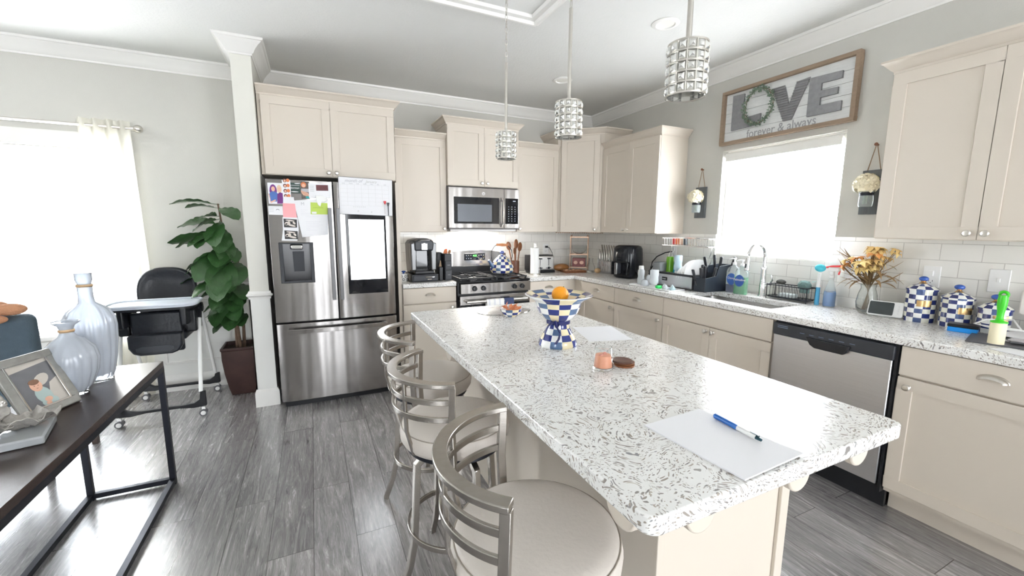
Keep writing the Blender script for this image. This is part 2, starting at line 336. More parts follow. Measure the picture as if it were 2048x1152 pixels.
# ================= the setting =================
H = 2.738; CT = .914
b = MB(); b.box(-9, .15, -8, .15, -.1, 0); struct(b.build('floor', floor_m))
b = MB(); b.box(-9, .15, -8, .15, H, H+.1); struct(b.build('ceiling', ceil_m))
b = MB(); slab(b, [-9, -6.4, -4.5, .15], [0, .565, 2.01, H], {(1, 1)}, 0, .15, 'y'); struct(b.build('wall_back', wall_m))
b = MB(); slab(b, [-8, -2.775, -1.86, 0], [0, 1.2, 2.065, H], {(1, 1)}, 0, .15, 'x'); struct(b.build('wall_right', wall_m))
b = MB(); slab(b, [-9, -8.2, -7.0, -3.0, -2.4, -1.3, -.1, .15], [0, .15, 2.35, H], {(1, 1), (3, 1), (5, 1)}, -8.15, -8, 'y'); struct(b.build('wall_front', wall_m))  # unseen wall; openings invented to give fill light and streaks on the fridge
b = MB(); b.box(-9.15, -9, -8, .15, 0, H); struct(b.build('wall_left', wall_m))
WX0, WX1, WY = -3.624, -3.495, -.68
b = MB(); b.box(WX0, WX1, WY, 0, 0, H); struct(b.build('wall_wing', mat('wing_paint_cream', (.70, .69, .63), .6, noise=.015)))
# crown moulding all round
cp = [(0, H), (0, H-.105), (.008, H-.105), (.011, H-.094), (.02, H-.088), (.034, H-.062), (.058, H-.036), (.072, H-.026), (.076, H-.018), (.086, H-.016), (.09, H)]
b = MB(); molding(b, [(-8.99, 0), (WX0, 0), (WX0, WY), (WX1, WY), (WX1, 0), (0, 0), (0, -7.99)], cp); struct(b.build('trim_1', trim_m))
# chair rail, wainscot panel line and baseboard of the dining side
rail = [(0, .865), (.010, .865), (.012, .880), (.024, .893), (.024, .903), (.014, .908), (.010, .925), (0, .925)]
b = MB(); molding(b, [(-8.99, 0), (-6.51, 0)], rail); molding(b, [(-4.40, 0), (WX0, 0), (WX0, WY), (WX1, WY), (WX1, WY+.02)], rail); struct(b.build('trim_2', trim_m))
base = [(0, 0), (.02, 0), (.02, .115), (.016, .125), (.010, .14), (0, .14)]
b = MB(); molding(b, [(-8.99, 0), (WX0, 0), (WX0, WY), (WX1, WY), (WX1, WY+.02)], base); struct(b.build('baseboard_back', trim_m))
wains = mat('wainscot_paint', (.80, .80, .77), .45, noise=.01)
b = MB(); slab(b, [-9, -6.5, -4.42, WX0-.005], [.14, .52, .87], {(1, 1)}, -.008, 0, 'y')
b.box(WX0-.008, WX0, WY-.008, 0, .14, .865); b.box(WX0-.008, WX1+.004, WY-.008, WY, .14, .865)
struct(b.build('trim_3', wains))
b = MB()
for (x0, x1) in ((-4.36, -3.72),): frame_box(b, x0, x1, .24, .79, .018, -.02, -.008)
struct(b.build('trim_4', trim_m, bevel=.004))
# tray moulding on the ceiling
tp = [(0, H), (0, H-.012), (.02, H-.018), (.04, H-.04), (.055, H-.04), (.06, H-.022), (.085, H-.016), (.095, H)]
tp2 = [(-o, z) for o, z in tp]
b = MB(); molding(b, [(-7.5, -1.80), (-1.757, -1.80), (-1.757, -5.5)], tp); struct(b.build('trim_5', trim_m))
# backsplash
b = MB(); slab(b, [-2.47, 0], [CT, 1.372], set(), -.012, 0, 'y'); struct(b.build('trim_backsplash', tile_m))
b = MB(); slab(b, [-4.6, -2.775, -1.86, -.012], [CT, 1.2, 1.372], {(1, 1)}, -.012, 0, 'x'); struct(b.build('trim_backsplash_right', tile_m))
# sink window
def window(name, w, h, loc, rz, mull):
    r = bpy.data.objects.new(name, None); COL.objects.link(r); r.location = loc; r.rotation_euler = (0, 0, rz); struct(r)
    b = MB(); frame_box(b, -w/2, w/2, 0, h, .035, .06, .12)
    if mull == 'v': b.box(-.02, .02, .07, .11, .03, h-.03)
    if mull == 'h': b.box(-w/2+.03, w/2-.03, .07, .11, h/2-.02, h/2+.02)
    b.build('window_frame', trim_m, r, bevel=.004)
    b = MB(); b.box(-w/2+.03, w/2-.03, .088, .092, .03, h-.03); b.build('pane', mat('window_glass', (1, 1, 1), 0, trans=1, ior=1.0, noise=.001), r)
    b = MB(); b.box(-w/2, w/2, -.0, .06, -.0, .012); b.build('window_sill', trim_m, r, bevel=.003)
    return r
w1 = window('window_1', .915, .865, (0, -2.3175, 1.2), -pi/2, '')
b = MB(); b.cyl((-.44, .03, .825), (.44, .03, .825), .024); b.box(-.43, .43, .004, .0065, .785, .83); b.box(-.43, .43, 0, .012, .775, .788)
sh = b.build('window_shade', mat('roller_shade_fabric', (.85, .84, .80), .8, noise=.02), w1)
w2 = window('window_2', 1.9, 1.445, (-5.45, 0, .565), 0, '')
b = MB(); b.box(-6.5, -4.41, -.016, 0, 2.01, 2.12); b.box(-4.5, -4.41, -.016, 0, .565, 2.01); b.box(-6.5, -4.40, -.03, 0, .535, .565); struct(b.build('trim_6', trim_m, bevel=.003))

# outlets
def outlet(loc, rz, kind, label):
    t = thing('wall_outlet', label, 'outlet', loc, rz)
    b = MB(); b.box(-.038, .038, -.006, 0, -.06, .06); b.build('cover_plate', white_p, t, bevel=.003)
    b = MB()
    if kind == 'switch': b.box(-.006, .006, -.016, -.006, -.006, .014); b.build('switch_lever', white_p, t, bevel=.001)
    else:
        for dz in (-.028, .02):
            for dx in (-.008, .008): b.box(dx-.0012, dx+.0012, -.0066, -.0055, dz, dz+.009)
            b.cyl((0, -.0055, dz-.006), (0, -.0066, dz-.006), .0025, n=8)
        b.build('socket_slots', dark_grey, t)
    return t
outlet((-.012, -3.29, 1.16), -pi/2, 'o', 'white wall outlet with an air plug above the tallest checked canister')
outlet((-.012, -3.55, 1.165), -pi/2, 'switch', 'white wall plate with a small lever above the shortest checked canister')
outlet((-.64, -.012, 1.17), 0, 'o', 'white wall outlet between the toaster and the tiered stand with a black plug')
outlet((-.012, -2.90, 1.16), -pi/2, 'o', 'white wall outlet behind the dried flower bouquet')
outlet((-.012, -1.40, 1.20), -pi/2, 'o', 'white wall outlet behind the dish drying rack')

# ================= cabinets =================
def knob(par, x, z, y=0):
    b = MB(); b.M = Matrix.Translation((x, y, z)) @ Matrix.Rotation(pi/2, 4, 'X')
    b.lathe([(.0, .0), (.010, 0), (.007, .004), (.005, .012), (.009, .016), (.015, .020), (.016, .025), (.012, .029), (0, .031)], 18)
    return b.build('knob', nickel, par)
def cup_pull(par, x, z, y=0, w=.047):
    b = MB(); vs = []; fs = []; n = 14; m = 6
    for i in range(m+1):
        ph = pi/2*i/m
        for j in range(n+1):
            t = pi*j/n; vs.append((x+w*cos(t)*(cos(ph)*.25+.75 if i == 0 else cos(ph*.0)*1.0)*cos(ph)**.35 if ph < pi/2 else x, y-.026*sin(ph)-.001, z+.026*sin(t)*cos(ph)**.6-.0))
    for i in range(m):
        for j in range(n): a = i*(n+1)+j; fs.append((a, a+1, a+n+2, a+n+1))
    b.add(vs, fs); b2 = b
    b.box(x-w-.004, x+w+.004, y-.003, y, z-.004, z+.002)
    return b2.build('cup_pull', nickel, par, solid=.002, smooth=60)
def cup(par, x, z, y=0, w=.047, h=.026, d=.024):
    b = MB(); vs = []; fs = []; n = 16; m = 6
    for i in range(m+1):
        q = i/m                               # 0 at the wall, 1 at the lip
        for j in range(n+1):
            t = pi*j/n; k = math.sqrt(max(0, 1-q*q*.85))
            vs.append((x+w*cos(t)*(.55+.45*k), y-d*q, z+h*sin(t)*k))
    for i in range(m):
        for j in range(n): a = i*(n+1)+j; fs.append((a, a+1, a+n+2, a+n+1))
    b.add(vs, fs); b.tube([(x+w*1.0*cos(t), y-.002, z+h*sin(t)) for t in [pi*j/16 for j in range(17)]], .0025, 6)
    return b.build('cup_pull', nickel, par, solid=.002, smooth=60)
def shaker(par, x0, x1, z0, z1, y=-.02, w=.06, name='door'):
    b = MB(); frame_box(b, x0, x1, z0, z1, w, y, 0); b.box(x0+w-.002, x1-w+.002, y+.008, -.001, z0+w-.002, z1-w+.002)
    return b.build(name, cab_m, par, bevel=.0018, seg=2)
def flat_front(par, x0, x1, z0, z1, name='drawer', y=-.02):
    b = MB(); b.box(x0, x1, y, 0, z0, z1); return b.build(name, cab_m, par, bevel=.002)
CC = [(0, 0), (.006, 0), (.008, .012), (.018, .020), (.034, .040), (.044, .052), (.050, .055), (.050, .066), (0, .066)]
def cab_crown(par, path, z, name='crown'):
    b = MB(); molding(b, path, [(o, z+q) for o, q in CC]); return b.build(name, cab_m, par)
G = .002

def base_cab(loc, rz, w, label, drawer=True, doors=1, knobside='r', toe=True, false=False, fill=0):
    """local x along the front, front face at y=0, body behind it"""
    t = thing('base_cabinet', label, 'cabinet', loc, rz)
    b = MB()
    if false:
        b.box(0, w, 0, .58, .11, .66); b.box(0, .018, 0, .58, .66, .872); b.box(w-.018, w, 0, .58, .66, .872); b.box(.018, w-.018, 0, .018, .66, .872)
    else: b.box(0, w, 0, .58, .11, .872)
    if toe: b.box(0, w, .07, .58, 0, .11)
    b.build('body', cab_m, t)
    if drawer or false:
        d = flat_front(t, G+fill, w-G, .727, .868, 'drawer' if not false else 'false_front')
        if not false: cup(d, (fill+w)/2, .795, -.02)
    if doors == 1:
        d = shaker(t, G+fill, w-G, .135, .718); kx = w-.045 if knobside == 'r' else fill+.045; knob(d, kx, .675, -.02)
    if doors == 2:
        c = w/2
        d = shaker(t, G, c-G/2, .135, .718); knob(d, c-.03, .69, -.02)
        d = shaker(t, c+G/2, w-G, .135, .718); knob(d, c+.03, .69, -.02)
    return t
base_cab((-2.462, -.61, 0), 0, .50, 'greige base cabinet between fridge and stove, one cup-pull drawer over a door', knobside='r')
t = base_cab((-1.197, -.61, 0), 0, .497, 'greige base cabinet directly right of the stove below the toaster')
b = MB(); b.box(.497, .587, 0, .02, .11, .872); b.build('corner_filler', cab_m, t)
t = base_cab((-.61, -.70, 0), -pi/2, .60, 'narrow greige base cabinet at the room corner below the air fryer', fill=.06)
b = MB(); b.box(-.088, 0, 0, .02, .11, .872); b.build('corner_filler', cab_m, t)
base_cab((-.61, -1.30, 0), -pi/2, .612, 'greige base cabinet below the drying tray, left of the sink cabinet')
base_cab((-.61, -1.912, 0), -pi/2, .90, 'wide greige sink cabinet with plain front panel and two doors', drawer=False, false=True, doors=2)
t = base_cab((-.61, -3.437, 0), -pi/2, .62, 'greige base cabinet right of the dishwasher, large drawer with cup pull over a door', knobside='l')
# gable beside the fridge
b = MB(); b.box(-2.497, -2.466, -.62, -.002, 0, 1.80); tag(b.build('fridge_side_panel', cab_m, bevel=.001), 'tall narrow greige panel standing between the fridge and the coffee counter', 'panel')

def wall_cab(loc, rz, w, z0, z1, d, label, doors=1, knobside='r', crown=(1, 1), cz=None, stile=0, name='wall_cabinet'):
    t = thing(name, label, 'cabinet', loc, rz); h = z1-z0
    b = MB(); b.box(0, w, 0, d-.002, 0, h+.012); b.build('body', cab_m, t, bevel=.001)
    if doors == 1:
        q = shaker(t, G+stile, w-G, .004, h-.004); knob(q, w-.03 if knobside == 'r' else .03, .035, -.02)
    else:
        c = w/2; q = shaker(t, G+stile, c-G/2, .004, h-.004); knob(q, c-.03, .035, -.02)
        q = shaker(t, c+G/2, w-G, .004, h-.004); knob(q, c+.03, .035, -.02)
    pth = [(0, -.0), (w, -.0)]
    if crown[0]: pth = [(0, d-.005)]+pth
    if crown[1]: pth = pth+[(w, d-.005)]
    cab_crown(t, pth, h)
    b = MB(); b.box(0, w, 0, d-.002, h+.05, h+.062); b.build('top_board', cab_m, t)
    return t
wall_cab((-3.488, -.60, 1.815), 0, 1.0, 1.815, 2.40, .60, 'wide two-door greige cabinet above the fridge', 2, crown=(0, 1), stile=.022)
wall_cab((-2.44, -.33, 1.372), 0, .482, 1.372, 2.24, .33, 'single-door greige wall cabinet left of the microwave', 1, crown=(0, 0))
wall_cab((-1.957, -.37, 1.822), 0, .76, 1.822, 2.395, .37, 'short two-door greige cabinet above the microwave', 2)
wall_cab((-1.195, -.33, 1.372), 0, .508, 1.372, 2.24, .33, 'single-door greige wall cabinet right of the microwave', 1, 'l', crown=(0, 0))
wall_cab((-.33, -.687, 1.372), -pi/2, .80, 1.372, 2.24, .33, 'two-door greige wall cabinet left of the window', 2, crown=(0, 1))
wall_cab((-.35, -3.15, 1.372), -pi/2, .802, 1.372, 2.228, .35, 'large two-door greige wall cabinet at the right edge of the view', 2, crown=(1, 0))
# diagonal corner cabinet
t = thing('wall_cabinet', 'taller diagonal corner wall cabinet with one door', 'cabinet', (0, 0, 1.372))
D = .685; d = .33; h = 2.395-1.372
b = MB(); b.prism([(-D, -.002), (-.002, -.002), (-.002, -D), (-d, -D), (-D, -d)], 0, h+.012); b.build('body', cab_m, t)
cab_crown(t, [(-D, -.005), (-D, -d), (-d, -D), (-.005, -D)], h)
b = MB(); b.prism([(-D, -.002), (-.002, -.002), (-.002, -D), (-d, -D), (-D, -d)], h+.05, h+.062); b.build('top_board', cab_m, t)
dr = bpy.data.objects.new('door', None); L_ = math.hypot(D-d, D-d)
b = MB(); frame_box(b, .045, L_-.045, .004, h-.004, .06, -.02, 0); b.box(.1, L_-.1, -.012, -.001, .06, h-.06)
dr = b.build('door', cab_m, t, bevel=.0018, loc=(-D, -d, 0), rot=(0, 0, -pi/4)); knob(dr, L_-.075, .035, -.02)

# ================= counters =================
b = MB(); slab(b, [-2.463, -1.963], [-.645, -.012], set(), .874, CT)
tag(b.build('countertop', granite, bevel=.004), 'short speckled granite counter between fridge and stove, under the coffee maker', 'countertop', None)
SY0, SY1, SX0, SX1 = -2.72, -2.03, -.53, -.19
b = MB(); slab(b, [-1.195, -.645, SX0, SX1, -.012], [-4.07, SY0, SY1, -.645, -.012], {(0, 0), (0, 1), (0, 2), (2, 1)}, .874, CT)
ct = tag(b.build('countertop', granite, bevel=.004), 'long L-shaped speckled granite counter running round the corner and past the sink', 'countertop')
t = thing('kitchen_sink', 'stainless undermount sink below the bright window', 'sink', (0, 0, 0))
b = MB(); r = .05
def rr(x0, x1, y0, y1, r, n=5):
    return arc((x1-r, y1-r), r, 0, pi/2, n)+arc((x0+r, y1-r), r, pi/2, pi, n)+arc((x0+r, y0+r), r, pi, 1.5*pi, n)+arc((x1-r, y0+r), r, 1.5*pi, 2*pi, n)
o_ = rr(SX0-.004, SX1+.004, SY0-.004, SY1+.004, .06); i_ = rr(SX0+.03, SX1-.03, SY0+.03, SY1-.03, .05); n = len(o_)
vs = [(x, y, .873) for x, y in o_]+[(x, y, .70) for x, y in i_]
b.add(vs, [(i, (i+1) % n, n+(i+1) % n, n+i) for i in range(n)]+[tuple(range(n, 2*n))])
b.build('basin', steel_mat('sink_steel', (.30, .29, .28), .3, 3, 1), t, solid=.002)
b = MB(); b.cyl((-.36, -2.375, .701), (-.36, -2.375, .705), .045); b.cyl((-.36, -2.375, .705), (-.36, -2.375, .707), .03); b.build('drain', chrome, t)

# ================= island =================
t = thing('kitchen_island', 'greige kitchen island base with end panel under the large granite slab', 'island', (-2.09, -2.9, 0))
IX0, IX1, IY0, IY1 = -2.36, -1.80, -3.635, -1.96
def isl(b, *a): b.box(a[0]+2.09, a[1]+2.09, a[2]+2.9, a[3]+2.9, a[4], a[5])
b = MB(); isl(b, IX0, IX1, IY0, IY1, 0, .873); b.build('body', cab_m, t, bevel=.002)
b = MB(); isl(b, IX1-.035, IX1+.006, IY0-.012, IY0, 0, .873); b.build('corner_trim', cab_m, t, bevel=.002)
b = MB(); isl(b, IX0-.006, IX0+.02, IY0-.008, IY0, 0, .873); b.build('corner_trim', cab_m, t, bevel=.002)
for k in range(2):
    x0 = IX1; y0 = IY0+.05+k*.8; w = .78
    b = MB(); b.M = Matrix.Translation((x0+2.09, y0+2.9, 0)) @ Matrix.Rotation(pi/2, 4, 'Z'); frame_box(b, 0, w, .12, .86, .06, -.02, 0); b.box(.05, w-.05, -.012, 0, .17, .81); dr = b.build('door', cab_m, t, bevel=.002)
def tab(cx, cy, ax):
    b = MB(); w = .04 if ax == 'y' else .045; pl = [(-w, 0)]+[(w*cos(a), -.018-.04*abs(sin(a))) for a in [pi+pi*i/12 for i in range(13)]]+[(w, 0)]
    if ax == 'y': b.prism([(p+cx+2.09, q+.873) for p, q in pl], cy+2.9-.012, cy+2.9+.012, 'y')
    else: b.prism([(p+cy+2.9, q+.873) for p, q in pl], cx+2.09-.012, cx+2.09+.012, 'x')
    b.build('support_bracket', cab_m, t, bevel=.004)
for cx in (-2.495, -2.175, -1.92): tab(cx, -3.862, 'y')
for cy in (-2.60, -3.79): tab(-2.622, cy, 'x')
b = MB(); P = arc((-1.77-.03, -1.892-.03), .03, 0, pi/2, 5)+arc((-2.66+.03, -1.892-.03), .03, pi/2, pi, 5)+arc((-2.66+.03, -3.9+.03), .03, pi, 1.5*pi, 5)+arc((-1.77-.03, -3.9+.03), .03, 1.5*pi, 2*pi, 5)
b.prism(P, .874, CT)
tag(b.build('island_countertop', granite, bevel=.005, seg=3), 'large speckled granite slab on the kitchen island with rounded corners', 'countertop')
# ================= fridge =================
t = thing('refrigerator', 'stainless french-door fridge covered with papers and a touch screen', 'refrigerator', (0, 0, 0))
FX0, FX1, FY = -3.452, -2.558, -.838
MX = (-3.006)
b = MB(); b.box(FX0+.008, FX1-.008, -.74, -.03, .03, 1.745); b.build('body', dark_grey, t, bevel=.004)
def curved(x0, x1, z0, z1, y0=-.745, bulge=.012, n=14):
    b = MB(); L = [(x0, y0)]
    C_, W_ = (FX0+FX1)/2, (FX1-FX0)/2
    pts = [(x0+(x1-x0)*i/n) for i in range(n+1)]
    pl = [(x, FY+bulge*((x-C_)/W_)**2+(.006 if i in (0, n) else 0)) for i, x in enumerate(pts)]
    b.prism(pl+[(x1, y0), (x0, y0)], z0, z1); return b
dl = curved(FX0, MX-.003, .692, 1.762)
dl.v, dl.f, dl.m = [], [], []
# left door with the dispenser opening: built as a frame of four curved pieces
def door_with_hole():
    hx0, hx1, hz0, hz1 = -3.395, -3.168, .996, 1.298
    b = MB(); C_, W_ = (FX0+FX1)/2, (FX1-FX0)/2
    yf = lambda x: FY+.012*((x-C_)/W_)**2
    xs = sorted([FX0, MX-.003, hx0, hx1]+[FX0+i*.06 for i in range(1, 7)]); zs = [.692, hz0, hz1, 1.762]
    nx = len(xs); vs = []; idx = {}
    for k in (0, 1):
        for j, z in enumerate(zs):
            for i, x in enumerate(xs): idx[(i, j, k)] = len(vs); vs.append((x, yf(x) if k == 0 else -.745, z))
    hole = lambda i, j: j == 1 and xs[i] >= hx0-1e-6 and xs[i+1] <= hx1+1e-6
    full = lambda i, j: 0 <= i < nx-1 and 0 <= j < 3 and not hole(i, j)
    fs = []
    for i in range(nx-1):
        for j in range(3):
            if not full(i, j): continue
            for k in (0, 1): fs.append((idx[(i, j, k)], idx[(i+1, j, k)], idx[(i+1, j+1, k)], idx[(i, j+1, k)]))
            for (di, dj, a, c) in ((-1, 0, (i, j), (i, j+1)), (1, 0, (i+1, j), (i+1, j+1)), (0, -1, (i, j), (i+1, j)), (0, 1, (i, j+1), (i+1, j+1))):
                if not full(i+di, j+dj): fs.append((idx[(*a, 0)], idx[(*c, 0)], idx[(*c, 1)], idx[(*a, 1)]))
    b.add(vs, fs); return b, (hx0, hx1, hz0, hz1)
b, (hx0, hx1, hz0, hz1) = door_with_hole()
dl = b.build('door', steel, t, bevel=.003)
b = MB(); frame_box(b, hx0, hx1, hz0, hz1, .007, -.841, -.80); b.box(hx0, hx0+.022, -.838, -.78, hz0, hz1); b.box(hx1-.02, hx1, -.838, -.78, hz0, hz1)
b.build('dispenser_bezel', dark_grey, dl, bevel=.001)
b = MB(); b.add([(hx0+.02, -.80, hz1), (hx1-.018, -.80, hz1), (hx1-.018, -.765, hz0+.03), (hx0+.02, -.765, hz0+.03), (hx0+.02, -.752, hz1), (hx1-.018, -.752, hz1), (hx1-.018, -.752, hz0), (hx0+.02, -.752, hz0)], [(0, 1, 2, 3), (4, 5, 6, 7), (0, 1, 5, 4), (2, 3, 7, 6), (0, 3, 7, 4), (1, 2, 6, 5)])
b.build('dispenser_recess', mat('dispenser_grey', (.25, .25, .26), .35, .7, noise=.05), dl)
b = MB(); b.box(hx0+.02, hx1-.018, -.835, -.78, hz0, hz0+.012); b.build('drip_tray', dark_grey, dl)
b = MB(); b.box(-3.325, -3.235, -.825, -.79, 1.245, 1.29); b.build('spout', chrome, dl, bevel=.012)
b = MB(); b.add([(-3.31, -.802, 1.232), (-3.232, -.802, 1.232), (-3.234, -.785, 1.078), (-3.306, -.785, 1.078), (-3.31, -.79, 1.232), (-3.232, -.79, 1.232), (-3.234, -.77, 1.078), (-3.306, -.77, 1.078)], [(0, 1, 2, 3), (4, 5, 6, 7), (0, 1, 5, 4), (2, 3, 7, 6), (0, 3, 7, 4), (1, 2, 6, 5)]); b.build('paddle', dark_grey, dl)
dr_ = curved(MX+.003, FX1, .692, 1.762).build('door', steel, t, bevel=.003)
fz = curved(FX0, FX1, .055, .678).build('freezer_drawer', steel, t, bevel=.003)
hm = mat('satin_handle_steel', (.20, .20, .205), .5, .7, noise=.05)
for x, p in ((-3.036, dl), (-2.978, dr_)):
    b = MB(); b.box(x-.013, x+.013, -.882, -.868, .852, 1.562); b.box(x-.01, x+.01, -.87, -.832, .86, .89); b.box(x-.01, x+.01, -.87, -.832, 1.52, 1.55); b.build('handle', hm, p, bevel=.002)
b = MB(); b.bar([(-3.375, -.868, .622), (-3.2, -.884, .622), (-3.0, -.888, .622), (-2.8, -.884, .622), (-2.64, -.868, .622)], .014, .034); b.box(-3.37, -3.34, -.87, -.832, .608, .636); b.box(-2.675, -2.645, -.87, -.832, .608, .636); b.build('handle', steel, fz, bevel=.002)
b = MB(); b.box(FX0+.02, FX1-.02, -.78, -.70, .0, .05); b.build('kick_plate', black, t)
b = MB(); b.box(FX0+.05, FX0+.12, -.80, -.70, 1.746, 1.765); b.build('hinge_cover', dark_grey, t, bevel=.004)
b = MB(); b.box(FX1-.12, FX1-.05, -.80, -.70, 1.746, 1.765); b.build('hinge_cover', dark_grey, t, bevel=.004)
# touch screen in the right door
scr = mat('lit_white_screen', (.9, .92, .95), .2, emit=(.93, .97, 1), es=1.1)
b = MB(); b.box(-2.925, -2.620, -.8445, -.832, .885, 1.53); sc_ = b.build('touch_screen', black_gloss, dr_, bevel=.003)
b = MB(); b.box(-2.905, -2.637, -.8455, -.844, 1.0, 1.478); b.build('display', scr, sc_)

# ---- papers on the fridge: flat prints with thickness, each on its own
inkd = mat('print_dark', (.05, .04, .05), .6, noise=.1); inkg = mat('print_grey', (.45, .45, .48), .7, noise=.05)
purple = mat('print_purple', (.16, .03, .20), .6, noise=.15); pblue = mat('print_blue', (.07, .15, .42), .6, noise=.15); skin_p = mat('print_skin', (.72, .42, .30), .6, noise=.08)
blond = mat('print_blond', (.70, .52, .36), .6, noise=.1); pink = mat('print_pink', (.86, .40, .42), .7, noise=.03); green_p = mat('print_green', (.48, .62, .12), .7, noise=.04)
maroon = mat('print_maroon', (.12, .03, .035), .5, noise=.1); teal_p = mat('print_teal', (.03, .32, .32), .6, noise=.1); orange_p = mat('print_orange', (.65, .2, .08), .6, noise=.1)
def sheet(name, label, pts, m, y=-.8465, th=.0012, art=None, mats=(), group=None):
    """pts: corners in x,z going round; art(b) draws in the same x,z"""
    cx = sum(p[0] for p in pts)/len(pts); cz = sum(p[1] for p in pts)/len(pts)
    b = MB(); b.prism([(x-cx, z-cz) for x, z in pts], -th, 0, 'y')
    if art: b.M = Matrix.Translation((-cx, -th, -cz)); art(b)
    o = b.build(name, [m]+list(mats), smooth=0); o.location = (cx, y, cz)
    return tag(o, label, 'paper' if name != 'photo_print' else 'picture', group)
def ell(cx, cz, rx, rz, n=14, rot=0):
    return [(cx+rx*cos(a)*cos(rot)-rz*sin(a)*sin(rot), cz+rx*cos(a)*sin(rot)+rz*sin(a)*cos(rot)) for a in [2*pi*i/n for i in range(n)]]
def patch(b, k, poly, lift=.0002): b.k = k; b.prism(poly, -lift, 0.0001, 'y')
def art_women(b):
    patch(b, 1, ell(-3.405, 1.675, .024, .048), .0002); patch(b, 3, ell(-3.405, 1.69, .012, .018), .0004); patch(b, 2, [(-3.43, 1.60), (-3.385, 1.6), (-3.378, 1.66), (-3.395, 1.672), (-3.415, 1.672), (-3.432, 1.655)], .0004)
    patch(b, 4, ell(-3.366, 1.69, .016, .03), .0002); patch(b, 3, ell(-3.364, 1.688, .010, .016), .0004); patch(b, 1, [(-3.385, 1.586), (-3.343, 1.586), (-3.343, 1.66), (-3.362, 1.668), (-3.38, 1.655)], .0006)
    patch(b, 3, [(-3.438, 1.655), (-3.431, 1.655), (-3.424, 1.60), (-3.395, 1.615), (-3.39, 1.608), (-3.425, 1.588)], .0006)
sheet('photo_print', 'small picture of two women, one purple-haired in a blue top, on the fridge door', [(-3.439, 1.583), (-3.342, 1.583), (-3.342, 1.733), (-3.439, 1.733)], paper, art=art_women, mats=[purple, pblue, skin_p, blond])
def art_strip(b):
    for i in range(4):
        z = 1.765-i*.037; patch(b, 1, ell(-3.327, z-.012, .012, .014)); patch(b, 2, ell(-3.307, z-.010, .011, .013), .0004); patch(b, 3, ell(-3.327, z-.014, .007, .009), .0006)
sheet('photo_print', 'red and white photo booth strip at the top edge of the fridge door', [(-3.345, 1.628), (-3.292, 1.628), (-3.291, 1.757), (-3.345, 1.757)], paper, y=-.849, art=art_strip, mats=[maroon, orange_p, skin_p])
def art_dark(b):
    patch(b, 1, [(-3.300, 1.722), (-3.231, 1.722), (-3.231, 1.720), (-3.300, 1.720)]); patch(b, 1, ell(-3.245, 1.735, .02, .003)); patch(b, 1, ell(-3.265, 1.675, .025, .003))
o = sheet('photo_print', 'small dark chalkboard style card with white lettering on the fridge door', [(-3.303, 1.665), (-3.228, 1.665), (-3.228, 1.74), (-3.303, 1.74)], mat('chalk_card', (.04, .07, .06), .6, noise=.4, nscale=60), art=art_dark, mats=[paper])
text('Norman', .02, 'lettering', paper, o, (-.034, -.0016, -.006), shear=.2, sx=.95)
def art_hand(b):
    patch(b, 1, ell(-3.205, 1.728, .018, .020)); patch(b, 2, ell(-3.205, 1.723, .012, .013), .0004)
    patch(b, 3, [(-3.222, 1.70), (-3.172, 1.70), (-3.172, 1.675), (-3.222, 1.68)])
    for i in range(4): patch(b, 2, ell(-3.213+i*.012, 1.668-i*.004, .006, .022, rot=.5), .0006)
    patch(b, 4, ell(-3.18, 1.638, .016, .009), .0008)
sheet('photo_print', 'colour snapshot with a pale hand and a teal cuff on the fridge door', [(-3.223, 1.627), (-3.168, 1.627), (-3.168, 1.752), (-3.223, 1.752)], mat('print_brown', (.12, .10, .09), .6, noise=.3, nscale=40), art=art_hand, mats=[orange_p, skin_p, inkg, teal_p])
def art_card(b):
    patch(b, 1, [(-3.121, 1.689), (-3.037, 1.691), (-3.038, 1.733), (-3.121, 1.731)])
    for i in range(4): patch(b, 2, [(-3.163, 1.722-i*.012), (-3.135, 1.722-i*.012), (-3.135, 1.719-i*.012), (-3.163, 1.719-i*.012)])
sheet('greeting_card', 'white card with a dark maroon rectangle, top right of the left fridge door', [(-3.172, 1.635), (-3.022, 1.638), (-3.022, 1.74), (-3.172, 1.74)], paper, y=-.8485, art=art_card, mats=[maroon, inkg])
def art_small(b):
    patch(b, 1, arc((-3.385, 1.535), .012, .3, 2.8, 6)+arc((-3.385, 1.535), .009, 2.8, .3, 6))
    for i in range(3): patch(b, 2, [(-3.438, 1.553-i*.012), (-3.41, 1.553-i*.012), (-3.41, 1.551-i*.012), (-3.438, 1.551-i*.012)])
sheet('appointment_card', 'narrow white card with a dark squiggle below the picture of two women', [(-3.444, 1.505), (-3.352, 1.503), (-3.352, 1.568), (-3.444, 1.568)], paper, art=art_small, mats=[inkd, inkg])
def art_pink(b):
    patch(b, 1, [(-3.353, 1.487), (-3.262, 1.482), (-3.270, 1.588), (-3.350, 1.590)])
    for i in range(3): patch(b, 2, [(-3.338, 1.560-i*.02), (-3.285, 1.559-i*.02), (-3.285, 1.558-i*.02), (-3.338, 1.559-i*.02)], .0004)
sheet('note_paper', 'white slip with a large pink field between the photo strip and the ultrasound prints', [(-3.354, 1.487), (-3.262, 1.482), (-3.275, 1.636), (-3.344, 1.636)], paper, y=-.850, art=art_pink, mats=[pink, skin_p])
ultra = mat('ultrasound_print', (.02, .018, .018), .35, noise=.3); ulg = mat('ultrasound_bright', (.62, .55, .5), .5, noise=.45, nscale=90)
